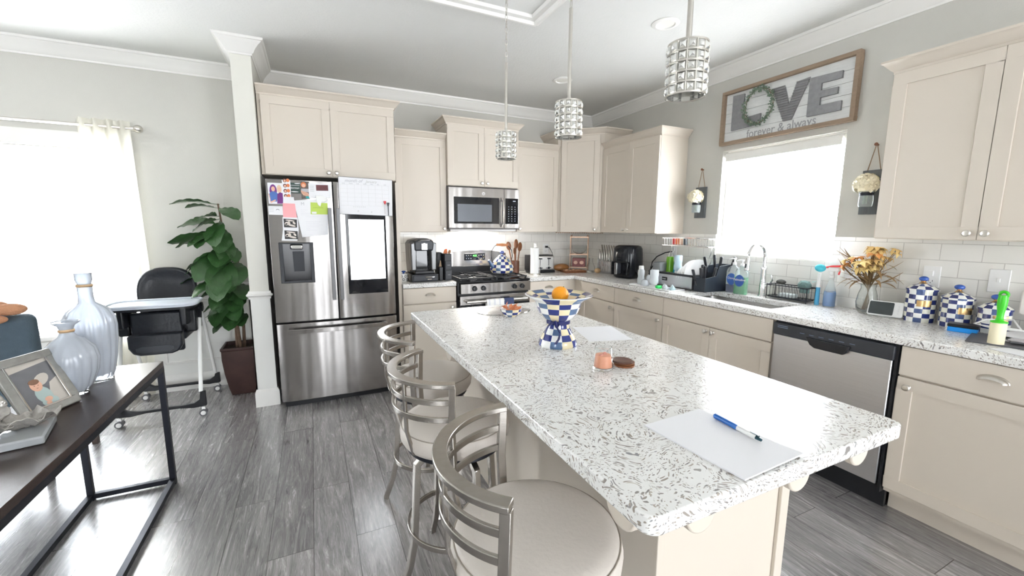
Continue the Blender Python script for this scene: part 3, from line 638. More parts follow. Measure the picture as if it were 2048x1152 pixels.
def art_ultra(z0):
    def f(b):
        patch(b, 1, [(-3.352, z0+.012), (-3.266, z0+.010), (-3.264, z0+.070), (-3.352, z0+.076)])
        patch(b, 2, ell(-3.332, z0+.040, .016, .012, rot=.5), .0004); patch(b, 1, ell(-3.336, z0+.036, .008, .006, rot=.6), .0006); patch(b, 2, ell(-3.300, z0+.026, .026, .007, rot=-.25), .0004); patch(b, 2, ell(-3.284, z0+.044, .012, .007, rot=-.9), .0005); patch(b, 2, ell(-3.310, z0+.062, .030, .005, rot=-.12), .0004); patch(b, 2, ell(-3.316, z0+.046, .006, .012, rot=.3), .0005); patch(b, 1, ell(-3.290, z0+.034, .006, .004), .0006)
    return f
sheet('photo_print', 'upper black and white ultrasound print below the pink note', [(-3.36, 1.40), (-3.256, 1.398), (-3.258, 1.486), (-3.358, 1.488)], paper, y=-.8515, art=art_ultra(1.402), mats=[ultra, ulg])
sheet('photo_print', 'lower black and white ultrasound print hanging above the water dispenser', [(-3.374, 1.316), (-3.27, 1.314), (-3.256, 1.398), (-3.36, 1.4)], paper, y=-.8505, art=art_ultra(1.316), mats=[ultra, ulg])
def art_letter(b):
    for i in range(13):
        if i in (5, 6): continue
        z = 1.545-i*.0125; w = (.05, .03, .07, .06, .12, .1, .1, .13, .12, .15, .12, .06, .10)[i]; patch(b, 1, [(-3.235+(.03 if i > 3 else 0), z), (-3.235+w, z), (-3.235+w, z-.0016), (-3.235+(.03 if i > 3 else 0), z-.0016)])
o = sheet('letter_paper', 'typed white letter with a grey M emblem on the left fridge door', [(-3.277, 1.611), (-3.044, 1.632), (-3.056, 1.360), (-3.235, 1.340)], paper, y=-.8485, art=art_letter, mats=[mat('print_pale', (.62, .62, .66), .7, noise=.05)])
cxz = (sum(p[0] for p in [(-3.277, 0), (-3.044, 0), (-3.056, 0), (-3.235, 0)])/4, sum([1.611, 1.632, 1.360, 1.340])/4)
text('M', .032, 'emblem', inkg, o, (-3.232-cxz[0], -.0016, 1.578-cxz[1]))
sheet('sticky_note', 'lime green note with faint writing clipped over the typed letter', [(-3.168, 1.513), (-3.050, 1.513), (-3.048, 1.598), (-3.165, 1.601)], green_p, y=-.8505, art=lambda b: (patch(b, 1, [(-3.15, 1.563), (-3.078, 1.563), (-3.078, 1.561), (-3.15, 1.561)]), patch(b, 2, [(-3.16, 1.517), (-3.128, 1.517), (-3.128, 1.532), (-3.16, 1.532)])), mats=[mat('print_green_dark', (.2, .3, .05), .6, noise=.05), paper])
b = MB(); b.prism([(-.028, .04), (.03, .04), (.055, .01), (.03, -.008), (.012, -.005), (0, -.042), (-.014, -.03), (-.024, 0)], -.009, 0, 'y'); o = b.build('magnet_clip', white_p, bevel=.002); o.location = (-3.10, -.8525, 1.612); tag(o, 'white pointed magnet clip holding the lime green note', 'magnet')
# calendar board
t = thing('calendar_board', 'white dry-erase month calendar on the right fridge door above the screen', 'calendar', (-2.764, -.850, 1.66))
b = MB(); b.prism([(-.200, -.140), (.196, -.150), (.203, .132), (-.198, .141)], -.004, 0, 'y'); b.build('board', paper, t, bevel=.001)
b = MB(); b.prism([(-.203, -.143), (.199, -.153), (.206, .135), (-.201, .144)], 0, .0025, 'y'); b.build('backing', dark_grey, t)
gl = mat('calendar_grid_ink', (.50, .50, .49), .7, noise=.02)
b = MB()
for i in range(8): b.box(-.190+i*.052, -.1893+i*.052, -.0046, -.004, -.075, .085)
for i in range(6): b.box(-.190, .174, -.0046, -.004, -.075+i*.032, -.0743+i*.032)
b.build('grid', gl, t)
text('month of', .034, 'lettering', inkg, t, (-.155, -.0046, .104), shear=.35); text('January', .028, 'lettering', gl, t, (0, -.0046, .104), shear=.3)
for i, s in enumerate(('SUN', 'MON', 'TUE', 'WED', 'THU', 'FRI', 'SAT')): text(s, .011, 'lettering', inkg, t, (-.175+i*.052, -.0046, .089))
text('* * * * * * *', .02, 'lettering', gl, t, (-.10, -.0046, -.094)); text('#', .02, 'lettering', gl, t, (-.07, -.0046, -.122)); text('#', .02, 'lettering', gl, t, (.03, -.0046, -.128))
for x, m, L, nm in ((.14, mat('marker_red', (.6, .02, .03), .4, noise=.03), 'red-capped marker stuck upright on the fridge calendar', 0), (.165, black, 'black-capped marker stuck upright on the fridge calendar', .012)):
    q = thing('marker', L, 'marker', (-2.764+x, -.862, 1.60-nm))
    b = MB(); b.cyl((0, 0, -.075), (0, 0, .0), .0035, n=10); b.build('barrel', mat('marker_barrel', (.7, .66, .66), .4, noise=.02) if m is not black else dark_grey, q)
    b = MB(); b.cyl((0, 0, 0), (0, 0, .022), .006, n=10); b.box(-.009, .009, -.006, .004, .012, .026); b.build('cap', m, q)

# ================= microwave =================
t = thing('microwave', 'stainless over-the-range microwave with black window and keypad', 'microwave', (-1.957, -.415, 1.402))
b = MB(); b.box(0, .757, .02, .41, 0, .412); b.build('body', mat('microwave_side', (.12, .11, .11), .4, .5, noise=.05), t, bevel=.003)
b = MB(); slab(b, [0, .055, .52, .585], [.012, .062, .305, .405], {(1, 1)}, 0, .02, 'y'); d_ = b.build('door', steel, t, bevel=.002)
b = MB(); b.box(.05, .53, -.002, .019, .055, .315); w_ = b.build('door_window', black_gloss, d_, bevel=.002)
b = MB(); b.box(.088, .45, -.0035, -.001, .075, .245); b.build('mesh_screen', mat('microwave_mesh', (.14, .15, .17), .25, .2, noise=.05), w_)
b = MB(); b.bar([(.555, -.004, .03), (.555, -.038, .06), (.555, -.046, .17), (.555, -.038, .28), (.555, -.004, .31)], .028, .012, up=(1, 0, 0)); b.build('handle', chrome, d_, bevel=.002)
b = MB(); b.box(.588, .757, 0, .02, .012, .405); p_ = b.build('control_panel', steel, t, bevel=.002)
b = MB(); b.box(.60, .745, -.003, .0, .055, .315); b.build('keypad', black_gloss, p_, bevel=.001)
b = MB()
for i in range(3):
    for j in range(7): b.cyl((.637+i*.036, -.003, .085+j*.024), (.637+i*.036, -.0038, .085+j*.024), .0042, n=8)
b.box(.685, .715, -.0038, -.003, .283, .292)
b.build('key_legends', mat('key_legend_grey', (.5, .55, .6), .5, noise=.02), p_)
b = MB(); b.cyl((.36, -.002, .352), (.36, .001, .352), .017, n=24); lg = b.build('logo', mat('logo_silver', (.75, .75, .75), .2, .8, noise=.02), d_)
text('GE', .018, 'lettering', dark_grey, d_, (.348, -.003, .346), shear=.3, sx=.9)
b = MB(); b.box(.02, .737, .03, .40, -.022, 0); b.build('vent_base', mat('vent_light_grey', (.5, .49, .48), .4, .3, noise=.05), t, bevel=.002)
b = MB(); b.box(.25, .51, .27, .37, -.026, -.0215); b.build('added_lamp', mat('added_lamp_glow', (.9, .9, .85), .3, emit=(1, .96, .9), es=3), t)  # added glowing panel, not a known lamp, to whiten the tiles behind the stove
splash_fill = area('added_lamp_light', (-1.577, -.095, 1.374), (0, .12, -1), .26, .10, 5.0, (1, .96, .9))  # added light that makes the bright patch on the backsplash

# ================= range =================
t = thing('gas_range', 'stainless gas stove with black cooktop, four front knobs and green clock', 'stove', (-1.957, -.645, 0))
b = MB(); b.box(.003, .757, .0, .60, .06, .895); b.build('body', black, t)
b = MB(); b.box(.0, .76, -.035, .615, .895, .915); ck = b.build('cooktop', black_gloss, t, bevel=.006)
# control panel and knobs
b = MB(); b.box(.02, .757, -.045, .0, .795, .892); cp_ = b.build('control_panel', steel, t, bevel=.004)
for x in (.155, .245, .575, .66):
    b = MB(); b.M = Matrix.Translation((x, -.045, .845)) @ Matrix.Rotation(pi/2, 4, 'X'); b.lathe([(.026, 0), (.026, .006), (.021, .01), (.019, .030), (.0, .032)], 20); b.box(-.004, .004, -.019, .019, .028, .037); b.build('knob', black, cp_)
    b = MB(); b.cyl((x, -.0455, .845), (x, -.048, .845), .029, n=24); b.build('knob_ring', chrome, cp_)
# oven door
b = MB(); b.box(.01, .75, -.045, .0, .18, .775); ov = b.build('oven_door', black_gloss, t, bevel=.004)
b = MB(); b.box(.012, .748, -.048, -.043, .69, .775); b.build('door_trim', steel, ov, bevel=.002)
b = MB(); b.cyl((.06, -.095, .725), (.70, -.095, .725), .014); b.box(.06, .085, -.095, -.045, .715, .735); b.box(.675, .70, -.095, -.045, .715, .735); b.build('handle', mat('oven_handle', (.75, .72, .68), .3, .9, noise=.02), ov, bevel=.001)
b = MB(); b.box(.01, .75, -.04, .0, .06, .17); b.build('warming_drawer', steel, t, bevel=.004)
# back guard with arched top
P = [(0, .915), (.76, .915), (.76, 1.10)]+[(.76-.76*i/16, 1.135+.045*sin(pi*i/16)) for i in range(17)]+[(0, 1.10)]
b = MB(); b.prism(P, .565, .615, 'y'); bgd = b.build('back_guard', steel, t, bevel=.004)
b = MB(); b.box(.0, .76, .545, .566, .915, 1.005); b.build('guard_base', black, bgd, bevel=.003)
b = MB(); b.box(.265, .505, .560, .566, 1.065, 1.14); cpn = b.build('clock_panel', black_gloss, bgd, bevel=.006)
text('4:22', .026, 'clock_digits', mat('green_led', (.02, .3, .02), .5, emit=(.1, 1, .1), es=2.5), cpn, (.362, .5592, 1.106))
b = MB()
for i in range(3):
    for sx_ in (0, 1): b.cyl((.288+i*.026+sx_*.145, .5598, 1.085), (.288+i*.026+sx_*.145, .5592, 1.085), .005, n=8); b.cyl((.288+i*.026+sx_*.145, .5598, 1.118), (.288+i*.026+sx_*.145, .5592, 1.118), .005, n=8)
b.build('panel_buttons', mat('panel_grey', (.35, .36, .38), .5, noise=.02), cpn)
iron = mat('cast_iron', (.015, .016, .018), .5, noise=.2, bump=.1)
for gx in (.03, .40):
    b = MB(); x1 = gx+.33
    b.bar([(gx, .0, .937), (x1, .0, .937), (x1, .52, .937), (gx, .52, .937)], .012, .012, closed=True)
    for cy in (.13, .39):
        cx = gx+.165
        for a in range(4): q = a*pi/2; b.bar([(cx+.035*cos(q), cy+.035*sin(q), .94), (cx+.12*cos(q)*(1.3 if a % 2 == 0 else 1), cy+.125*sin(q), .94)], .01, .012)
    b.bar([(gx, .26, .937), (x1, .26, .937)], .012, .012)
    for px in (gx+.006, x1-.006):
        for py in (.0, .52): b.box(px-.006, px+.006, py-.006, py+.006, .915, .937)
    b.build('grate', iron, t)
for (x, y) in ((.195, .13), (.195, .39), (.565, .13), (.565, .39)):
    b = MB(); b.lathe([(.05, .915), (.048, .922), (.035, .925), (.035, .932), (.0, .934)], 24, (x, y, 0)); b.build('burner', mat('burner_grey', (.12, .12, .13), .3, .6, noise=.1), t)
# towels on the oven handle
def towel(x0, x1, label, m, zb, stripes=None):
    b = MB(); n = 10; pr = [(-.018, zb+.06), (-.019, .70), (-.0175, .726), (-.011, .738), (0, .7425), (.011, .738), (.0175, .726), (.021, .70), (.021, zb)]
    vs = []; fs = []
    for i in range(n+1):
        x = x0+(x1-x0)*i/n; w = .0025*sin(i*2.1)
        for (y, z) in pr: vs.append((x, -y-(w if z < .70 else 0), z))
    k = len(pr)
    for i in range(n):
        for j in range(k-1): fs.append((i*k+j, i*k+j+1, (i+1)*k+j+1, (i+1)*k+j))
    b.add(vs, fs)
    if stripes: b.m = [1 if (q//(k-1)) % 3 == 1 else 0 for q in range(len(fs))]
    o = b.build('dish_towel', [m]+([stripes] if stripes else []), solid=.003, smooth=60); o.location = (-1.957, -.74, 0); return tag(o, label, 'towel')
towel(.255, .435, 'white towel with faint stripes over the stove handle', mat('towel_white', (.85, .84, .82), .9, noise=.03, bump=.3, bscale=300), .30, mat('towel_stripe', (.70, .71, .74), .9, noise=.05))
towel(.44, .54, 'navy blue towel over the stove handle', mat('towel_navy', (.06, .08, .17), .95, noise=.15, bump=.3, bscale=300), .34)

# ================= dishwasher =================
t = thing('dishwasher', 'stainless dishwasher with black control strip under the right counter', 'dishwasher', (-.615, -2.822, 0), -pi/2)
b = MB(); b.box(.0, .61, .0, .57, .10, .868); b.build('body', black, t)
b = MB(); b.box(.008, .592, -.028, 0, .135, .79); dd = b.build('door', steel2, t, bevel=.004)
b = MB(); b.box(.004, .598, -.034, 0, .79, .862); cc_ = b.build('control_strip', dark_grey, t, bevel=.004)
b = MB(); b.box(.03, .09, -.0348, -.034, .845, .848); b.box(.03, .09, -.0348, -.034, .835, .838)
for i in range(6): b.box(.16+i*.05, .185+i*.05, -.0348, -.034, .826, .829)
b.build('control_legends', mat('legend_blue_grey', (.18, .24, .34), .5, noise=.05), cc_)
P = [(.20, .815), (.42, .815), (.405, .775), (.39, .762), (.25, .762), (.225, .775)]
b = MB(); b.prism(P, -.052, -.030, 'y'); b.build('pocket_handle', black, dd, bevel=.005)
b = MB(); b.box(.598, .61, -.02, 0, .10, .868); b.build('side_gap', black, t)
b = MB(); b.box(.0, .61, .04, .06, .0, .10); b.build('kick_plate', black, t)
# ================= bar stools =================
cushion = mat('cream_leather', (.64, .59, .54), .42, noise=.03, nscale=5, bump=.12, bscale=90)
pipe_m = mat('seat_piping', (.34, .30, .25), .5, noise=.05)
def make_stool():
    t = thing('bar_stool', '', 'bar stool', (0, 0, 0), 0, 'swivel bar stools along the island')
    R, A, ZR = .237, 1.217, .893
    b = MB(); b.lathe([(0, .590), (.185, .590), (.203, .597), (.2135, .615), (.216, .640), (.2115, .662), (.198, .674), (.17, .680), (.10, .683), (0, .684)], 56); s_ = b.build('seat', cushion, t, smooth=60)
    b = MB(); b.tube(arc((0, 0), .2085, 0, 2*pi*47/48, 47, .6655), .0022, 6, closed=True); b.build('piping', pipe_m, s_)
    b = MB(); b.bar([(R*cos(a), R*sin(a), ZR) for a in [-A-.04+(2*A+.08)*i/36 for i in range(37)]], .036, .016); b.build('top_rail', stool_metal, t, bevel=.0025)
    for s in (-1, 1):
        b = MB(); p = (R*cos(A)*s*s, R*sin(A)*s); q = (cos(A), sin(A)*s)
        b.bar([(p[0], p[1], ZR-.008), (p[0]+.004, p[1], .74), (p[0]*.98, p[1]*.99, .625), (p[0]*.9, p[1]*.93, .572)], .024, .020, up=(q[0], q[1], 0)); b.build('back_post', stool_metal, t, bevel=.002)
    for z in (.832, .770):
        b = MB(); b.bar([(R*cos(a), R*sin(a), z-.008*(1-abs(a)/A)) for a in [-A+2*A*i/36 for i in range(37)]], .010, .020); b.build('back_slat', stool_metal, t, bevel=.002)
    for a in (-.42, .42):
        b = MB(); b.bar([((R+.002)*cos(a), (R+.002)*sin(a), ZR-.008), ((R-.004)*cos(a), (R-.004)*sin(a), .70), (.205*cos(a), .205*sin(a), .60), (.17*cos(a), .17*sin(a), .576)], .014, .010, up=(cos(a), sin(a), 0)); b.build('back_bar', stool_metal, t, bevel=.0015)
    b = MB(); b.lathe([(0, .572), (.19, .572), (.192, .576), (.19, .589), (0, .589)], 40); b.build('seat_pan', black_steel, t)
    b = MB(); b.box(-.09, .09, -.09, .09, .552, .571); b.cyl((0, 0, .545), (0, 0, .573), .06); b.build('swivel_plate', black_steel, t, bevel=.003)
    return t
def make_base():
    parts = []
    for k in range(4):
        a = pi/4+k*pi/2; c, s = cos(a), sin(a); r = Vector((c, s, 0))
        b = MB(); b.bar([(c*.02, s*.02, .545), (c*.135, s*.135, .543), (c*.165, s*.165, .52), (c*.178, s*.178, .30), (c*.185, s*.185, .20), (c*.205, s*.205, .11), (c*.245, s*.245, .003)], .024, .024, up=(-s, c, 0)); parts.append(('leg', b))
    b = MB(); b.bar(arc((0, 0), .193, 0, 2*pi*47/48, 47, .235), .010, .022, closed=True); parts.append(('foot_ring', b))
    return parts
stools = [((-2.652, -2.316), 2.922, 'far bar stool, its curved back nearest the fridge', 172), ((-2.692, -2.868), 3.162, 'middle bar stool of the three along the island', 190), ((-2.697, -3.556), 2.74, 'nearest bar stool with its large cream round seat at the bottom of the view', 160)]
proto = make_stool()
for nm, b in make_base(): b.build(nm, stool_metal, proto, bevel=.002)
for i, ((x, y), th, L, ba) in enumerate(stools):
    o = proto if i == 0 else copy_tree(proto)
    o.location = (x, y, 0); o.rotation_euler.z = th; o['label'] = L
    for ch in o.children:
        if ch.name.startswith(('leg', 'foot_ring')): ch.rotation_euler.z = rad(ba)+pi/4*0-th+pi/4

# ================= pendants =================
crystal = mat('cut_crystal', (.93, .93, .90), .05, .72, trans=.4, ior=1.6, noise=.01, coat=.6)
crys_me = None
def pendant(y, label):
    global crys_me
    t = thing('pendant_light', label, 'pendant lamp', (-2.21, y, 0), 0, 'crystal pendants over the island')
    R, Z0, Z1, N, ROWS = .052, 1.785, 1.918, 13, 5
    b = MB()
    for k in range(ROWS+1): z = Z0+(Z1-Z0)*k/ROWS; b.bar(arc((0, 0), R, 0, 2*pi*35/36, 35, z), .003, .004, closed=True)
    for j in range(N): a = 2*pi*j/N; b.cyl((R*cos(a), R*sin(a), Z0), (R*cos(a), R*sin(a), Z1), .0016, n=6)
    sh = b.build('cage', nickel, t)
    if crys_me is None:
        hw = pi*R/N*.93; hh = (Z1-Z0)/ROWS/2*.93; q = .45
        b = MB(); vs = [(-.004, -hw, -hh), (-.004, hw, -hh), (-.004, hw, hh), (-.004, -hw, hh), (.0045, -hw*q, -hh*q), (.0045, hw*q, -hh*q), (.0045, hw*q, hh*q), (.0045, -hw*q, hh*q), (.007, 0, 0)]
        b.add(vs, [(0, 3, 2, 1), (0, 1, 5, 4), (1, 2, 6, 5), (2, 3, 7, 6), (3, 0, 4, 7), (4, 5, 8), (5, 6, 8), (6, 7, 8), (7, 4, 8)])
        first = b.build('crystal', crystal, sh, smooth=0); crys_me = first
    else: first = None
    for k in range(ROWS):
        for j in range(N):
            a = 2*pi*(j+.5)/N
            if first is not None: c = first; first = None
            else: c = crys_me.copy(); COL.objects.link(c)
            c.parent = sh; c.location = (R*cos(a)*.985, R*sin(a)*.985, Z0+(Z1-Z0)*(k+.5)/ROWS); c.rotation_euler = (0, 0, a)
    b = MB(); b.cyl((0, 0, Z0+.02), (0, 0, Z1-.03), .022, n=20); b.build('added_core', mat('added_core_white', (.88, .87, .82), .5, noise=.02), t)  # pale core added to brighten the crystals from inside
    b = MB(); b.cyl((0, 0, Z1-.002), (0, 0, Z1+.002), .046, n=28); b.cyl((0, 0, Z1), (0, 0, Z1+.02), .012, .008, n=14); b.build('top_plate', nickel, t)
    b = MB(); b.cyl((0, 0, Z1+.01), (0, 0, 2.255), .0075, n=12); b.cyl((0, 0, 2.245), (0, 0, 2.265), .008, n=10); b.build('rod', nickel, t)
    z = 2.266; k = 0
    b = MB()
    while z < 2.69:
        pts = []
        for i in range(14):
            q = 2*pi*i/14; xx, zz = .0065*cos(q), .017*sin(q); pts.append((xx, 0, z+.014+zz) if k % 2 else (0, xx, z+.014+zz))
        b.tube(pts, .0018, 5, closed=True); z += .0285; k += 1
    b.build('chain', nickel, t)
    b = MB(); b.cyl((0, 0, 2.69), (0, 0, 2.737), .010, .058, n=24); b.build('canopy', nickel, t)
pendant(-2.297, 'far crystal pendant in front of the microwave cabinet, on the longest visible chain')
pendant(-2.902, 'middle crystal drum pendant hanging over the island')
pendant(-3.495, 'nearest and largest crystal drum pendant, left of the wall sign')
for (x, y, L) in ((-1.017, -2.171, 'round white recessed ceiling light near the nearest pendant rod'), (-1.052, -.979, 'round white recessed ceiling light behind the middle pendant rod')):
    t = thing('recessed_light', L, 'ceiling light', (x, y, H))
    b = MB(); b.lathe([(.085, 0), (.088, -.004), (.080, -.009), (.062, -.010), (.058, -.006), (.056, 0)], 36, cap=False); b.build('trim_ring', trim_m, t)
    b = MB(); b.lathe([(.056, -.004), (.05, -.003), (.0, -.0025)], 30, cap=False); b.build('lens', mat('recessed_lens', (.85, .84, .78), .4, noise=.01), t)

# ================= console table =================
t = thing('console_table', 'dark wood console table with thin black square steel frame', 'table', (0, 0, 0))
TX0, TX1, TY0, TY1, TZ = -4.300, -3.930, -3.35, -1.635, .702
b = MB(); b.box(TX0, TX1, TY0, TY1, .674, TZ); b.build('tabletop', wood_dark, t, bevel=.002)
b = MB()
for (p, q) in (((TX0+.013, TY0, .661), (TX0+.013, TY1, .661)), ((TX1-.013, TY0, .661), (TX1-.013, TY1, .661))): b.bar([p, q], .026, .026)
for y in (TY0+.013, TY1-.013): b.bar([(TX0, y, .661), (TX1, y, .661)], .026, .026)
b.build('top_frame', black_steel, t, bevel=.001)
for x in (TX0+.013, TX1-.013):
    for y in (TY0+.013, TY1-.013):
        b = MB(); b.box(x-.013, x+.013, y-.013, y+.013, 0, .649); b.build('leg', black_steel, t, bevel=.001)
for x in (TX0+.013, TX1-.013):
    b = MB(); b.box(x-.013, x+.013, TY0+.026, TY1-.026, .01, .036); b.build('floor_rail', black_steel, t, bevel=.001)
for y in (TY0+.013, TY1-.013):
    b = MB(); b.box(TX0+.026, TX1-.026, y-.013, y+.013, .01, .036); b.build('floor_rail', black_steel, t, bevel=.001)

vase_m = mat('milky_ribbed_glass', (.70, .74, .80), .12, noise=.04, trans=.5, ior=1.3, sss=.0, coat=.5)
gold_band = mat('gold_band', (.72, .50, .30), .3, .8, noise=.1)
def vase(loc, prof, band, label, n=96, ribs=16):
    t = thing('glass_vase', label, 'vase', loc)
    zmax = prof[-1][1]; zb = band[0]
    def rf(a, z):
        k = max(0, min(1, (zb-.04-z)/.06))*min(1, (z+.0)/.02); return 1+.06*k*abs(sin(a*ribs/2))-.0
    b = MB(); inner = [(max(.004, r-.004), z) for r, z in prof[::-1] if z > .02]
    b.lathe(prof+inner+[(0, .02)], n, rf=rf, cap=True); b.build('body', vase_m, t, smooth=80)
    b = MB(); b.lathe([(band[1]+.0015, zb-.006), (band[1]+.0035, zb), (band[1]+.0015, zb+.006)], 32, cap=False); b.build('gold_band', gold_band, t, solid=.001)
    b = MB(); b.lathe([(prof[1][0]*.98, .0), (prof[1][0]*1.12, .004), (prof[1][0]*1.12, .012), (prof[1][0]*.95, .016)], 10, cap=True); b.build('glass_foot', glass, t, smooth=20)
    return t
vase((-4.118, -1.862, TZ+.0008), [(0, .012), (.056, .014), (.064, .04), (.078, .12), (.087, .20), (.090, .26), (.086, .30), (.070, .335), (.045, .357), (.029, .37), (.026, .40), (.0265, .44), (.024, .455), (.030, .475), (.030, .50), (.036, .507)], (.448, .026),
     'tall milky ribbed glass vase with a gold band, the taller of the pair')
vase((-4.128, -2.038, TZ+.0008), [(0, .012), (.040, .014), (.060, .04), (.080, .10), (.0875, .155), (.080, .20), (.055, .235), (.030, .255), (.023, .268), (.022, .285), (.027, .30), (.045, .315), (.047, .319)], (.279, .022),
     'shorter round milky ribbed glass vase with flared lip and gold band')

# photo frame, leaning back
silver = mat('pewter_frame', (.36, .36, .34), .38, .85, noise=.2, nscale=50)
FR = Matrix.Translation((-4.116, -2.240, TZ)) @ Matrix.Rotation(rad(68), 4, 'Z') @ Matrix.Rotation(rad(-24), 4, 'X')
t = thing('framed_photo', 'pewter picture frame with a baby photo leaning back on the console table', 'picture frame', (0, 0, 0)); t.matrix_world = FR
b = MB(); frame_box(b, -.105, .105, 0, .245, .030, -.012, .004); b.build('frame', silver, t, bevel=.004)
b = MB(); frame_box(b, -.077, .077, .028, .217, .006, -.0135, -.010); b.build('inner_rim', chrome, t, bevel=.001)
pg = mat('photo_grey', (.16, .16, .17), .5, noise=.25, nscale=20); pw = mat('photo_cushion', (.52, .48, .43), .5, noise=.1, nscale=20); pm = mat('photo_mint', (.42, .52, .50), .5, noise=.1); ph = mat('photo_hair', (.24, .13, .08), .5, noise=.1)
b = MB(); b.box(-.074, .074, -.006, -.002, .03, .215)
def pp(k, poly, l): b.k = k; b.prism(poly, -.006-l, -.005, 'y')
pp(1, [(-.074, .185), (.074, .20), (.074, .215), (-.074, .215)], .0004); pp(1, [(-.01, .03), (.074, .03), (.074, .13), (.04, .115), (.02, .07)], .0004); pp(1, ell(.02, .135, .032, .020, rot=.5), .0004)
pp(2, ell(.0, .075, .028, .036, rot=.2), .0008); pp(2, ell(.008, .045, .03, .018), .0009); pp(3, ell(-.008, .118, .021, .024), .001); pp(4, ell(-.009, .133, .019, .011), .0012); pp(4, ell(-.014, .118, .0025, .0015, 8), .0012); pp(4, ell(-.001, .117, .0025, .0015, 8), .0012); pp(4, ell(-.008, .107, .004, .001, 8), .0012); pp(3, ell(.006, .055, .014, .010), .001); pp(3, ell(.0, .04, .01, .008), .001)
b.k = 0; b.build('baby_photo', [pg, pw, pm, skin_p, ph], t, smooth=0)
b = MB(); b.box(-.02, .02, .003, .006, .02, .2); b.build('stand', black, t)

# oyster-shell dish on a clear block
shell_m = mat('oyster_silver', (.42, .40, .37), .22, .55, noise=.45, nscale=28, bump=.6, bscale=45)
t = thing('glass_riser', 'clear thick square of glass under the oyster shell dish', 'glass stand', (-4.135, -2.47, TZ+.0008), rad(14))
b = MB(); b.box(-.10, .10, -.115, .10, .0, .028); b.build('slab', mat('milky_acrylic', (.62, .64, .66), .08, noise=.05, trans=.5), t, bevel=.006)
t = thing('oyster_shell_dish', 'silvery oyster shell shaped dish with ruffled rim, resting on the glass block', 'dish', (-4.13, -2.46, TZ+.029), rad(20))
def oyster(b, cx, cy, z, rx, ry, h, ph=0):
    vs = [(cx, cy, z+.004)]; fs = []; n = 44; m = 7
    for i in range(1, m+1):
        q = i/m
        for j in range(n):
            a = 2*pi*j/n; w = 1+.07*sin(5*a+ph)+.05*sin(9*a+1+ph)+.03*sin(17*a)
            vs.append((cx+rx*q*w*cos(a), cy+ry*q*w*sin(a), z+.004+h*q**2.2*(1+.30*sin(7*a+ph)+.2*sin(13*a))+.003*sin(11*q+a*3)))
    for j in range(n):
        k = (j+1) % n; fs.append((0, 1+j, 1+k))
        for i in range(m-1): fs.append((1+i*n+j, 1+(i+1)*n+j, 1+(i+1)*n+k, 1+i*n+k))
    b.add(vs, fs)
b = MB(); oyster(b, .03, 0, 0, .085, .055, .035); o = b.build('large_shell', shell_m, t, solid=.004, smooth=70)
b = MB(); oyster(b, -.055, -.045, .005, .062, .045, .022, 1.3); b.build('front_shell', shell_m, t, solid=.004, smooth=70)
b = MB(); oyster(b, 0, 0, 0, .055, .06, .02, 2.2); o = b.build('upright_shell', shell_m, t, solid=.004, smooth=70); o.location = (-.06, .065, .055); o.rotation_euler = (rad(50), rad(10), 0)
b = MB()
for (x, y, r) in ((.0, .0, .016), (.022, .006, .012), (-.018, .008, .011), (.005, .018, .012)): b.sph((x, y, .016), r, (1, 1, .8), 12, 8)
b.build('shell_cluster', shell_m, t, smooth=80)

# ================= dining chair with soft things =================
blue_fab = mat('slate_blue_upholstery', (.075, .11, .14), .8, noise=.2, nscale=20, bump=.3, bscale=180)
t = thing('dining_chair', 'slate blue upholstered chair by the bright left window', 'chair', (-4.775, -1.30, 0), rad(-6))
b = MB(); b.box(-.24, .24, -.05, .05, .44, .955); o = b.build('backrest', blue_fab, t, bevel=.04, seg=4)
b = MB(); b.box(-.24, .24, .04, .48, .38, .48); b.build('seat', blue_fab, t, bevel=.03, seg=3)
for x in (-.2, .2):
    for y in (0, .43): b = MB(); b.taper(x-.014, x+.014, y-.014, y+.014, 0, .385, 1.5, 1.5); b.build('leg', wood_dark, t)
tan = mat('tan_plush', (.50, .25, .14), .95, noise=.15, nscale=30, bump=.6, bscale=160)
def drape(name, label, cat, loc, pts, m, th=.022, mats=None, sub=2):
    b = MB(); n = len(pts); b.add([(0, 0, .02)]+[(x, y, z) for x, y, z in pts], [(0, 1+i, 1+(i+1) % n) for i in range(n)])
    o = b.build(name, m, smooth=0, solid=th, sub=sub); o.location = loc
    return tag(o, label, cat)
b = MB(); b.sph((-.02, 0, .0), .055, (2.0, 1.1, .75), 22, 14); b.sph((.10, -.03, -.01), .05, (1.35, .8, .62), 20, 12); b.sph((.02, -.06, -.055), .05, (1.7, .55, .55), 20, 12); b.sph((-.13, -.03, .03), .05, (1.3, 1, .7), 18, 12)
o = b.build('plush_toy', tan, smooth=80); o.location = (-4.70, -1.345, 1.000); tag(o, 'tan plush toy lying over the top of the slate blue chair', 'toy')
gingham = mat('grey_gingham', (.6, .6, .62), .9, noise=.05)
def gm():
    m = gingham; t_ = m.node_tree; p = t_.nodes['Principled BSDF']; c = nd(t_, 'ShaderNodeTexChecker', Scale=45.0); c.inputs['Color1'].default_value = (.78, .78, .78, 1); c.inputs['Color2'].default_value = (.30, .31, .35, 1)
    tc = nd(t_, 'ShaderNodeTexCoord'); t_.links.new(tc.outputs['Object'], c.inputs['Vector']); t_.links.new(c.outputs['Color'], p.inputs['Base Color'])
gm()
b = MB(); b.sph((0, 0, 0), .07, (1.4, .9, .42), 20, 12); o = b.build('plaid_cloth', gingham, smooth=80); o.location = (-4.80, -1.365, 1.068); o.rotation_euler = (0, .25, 0); tag(o, 'small grey and white plaid cloth bunched on the tan plush toy', 'cloth')

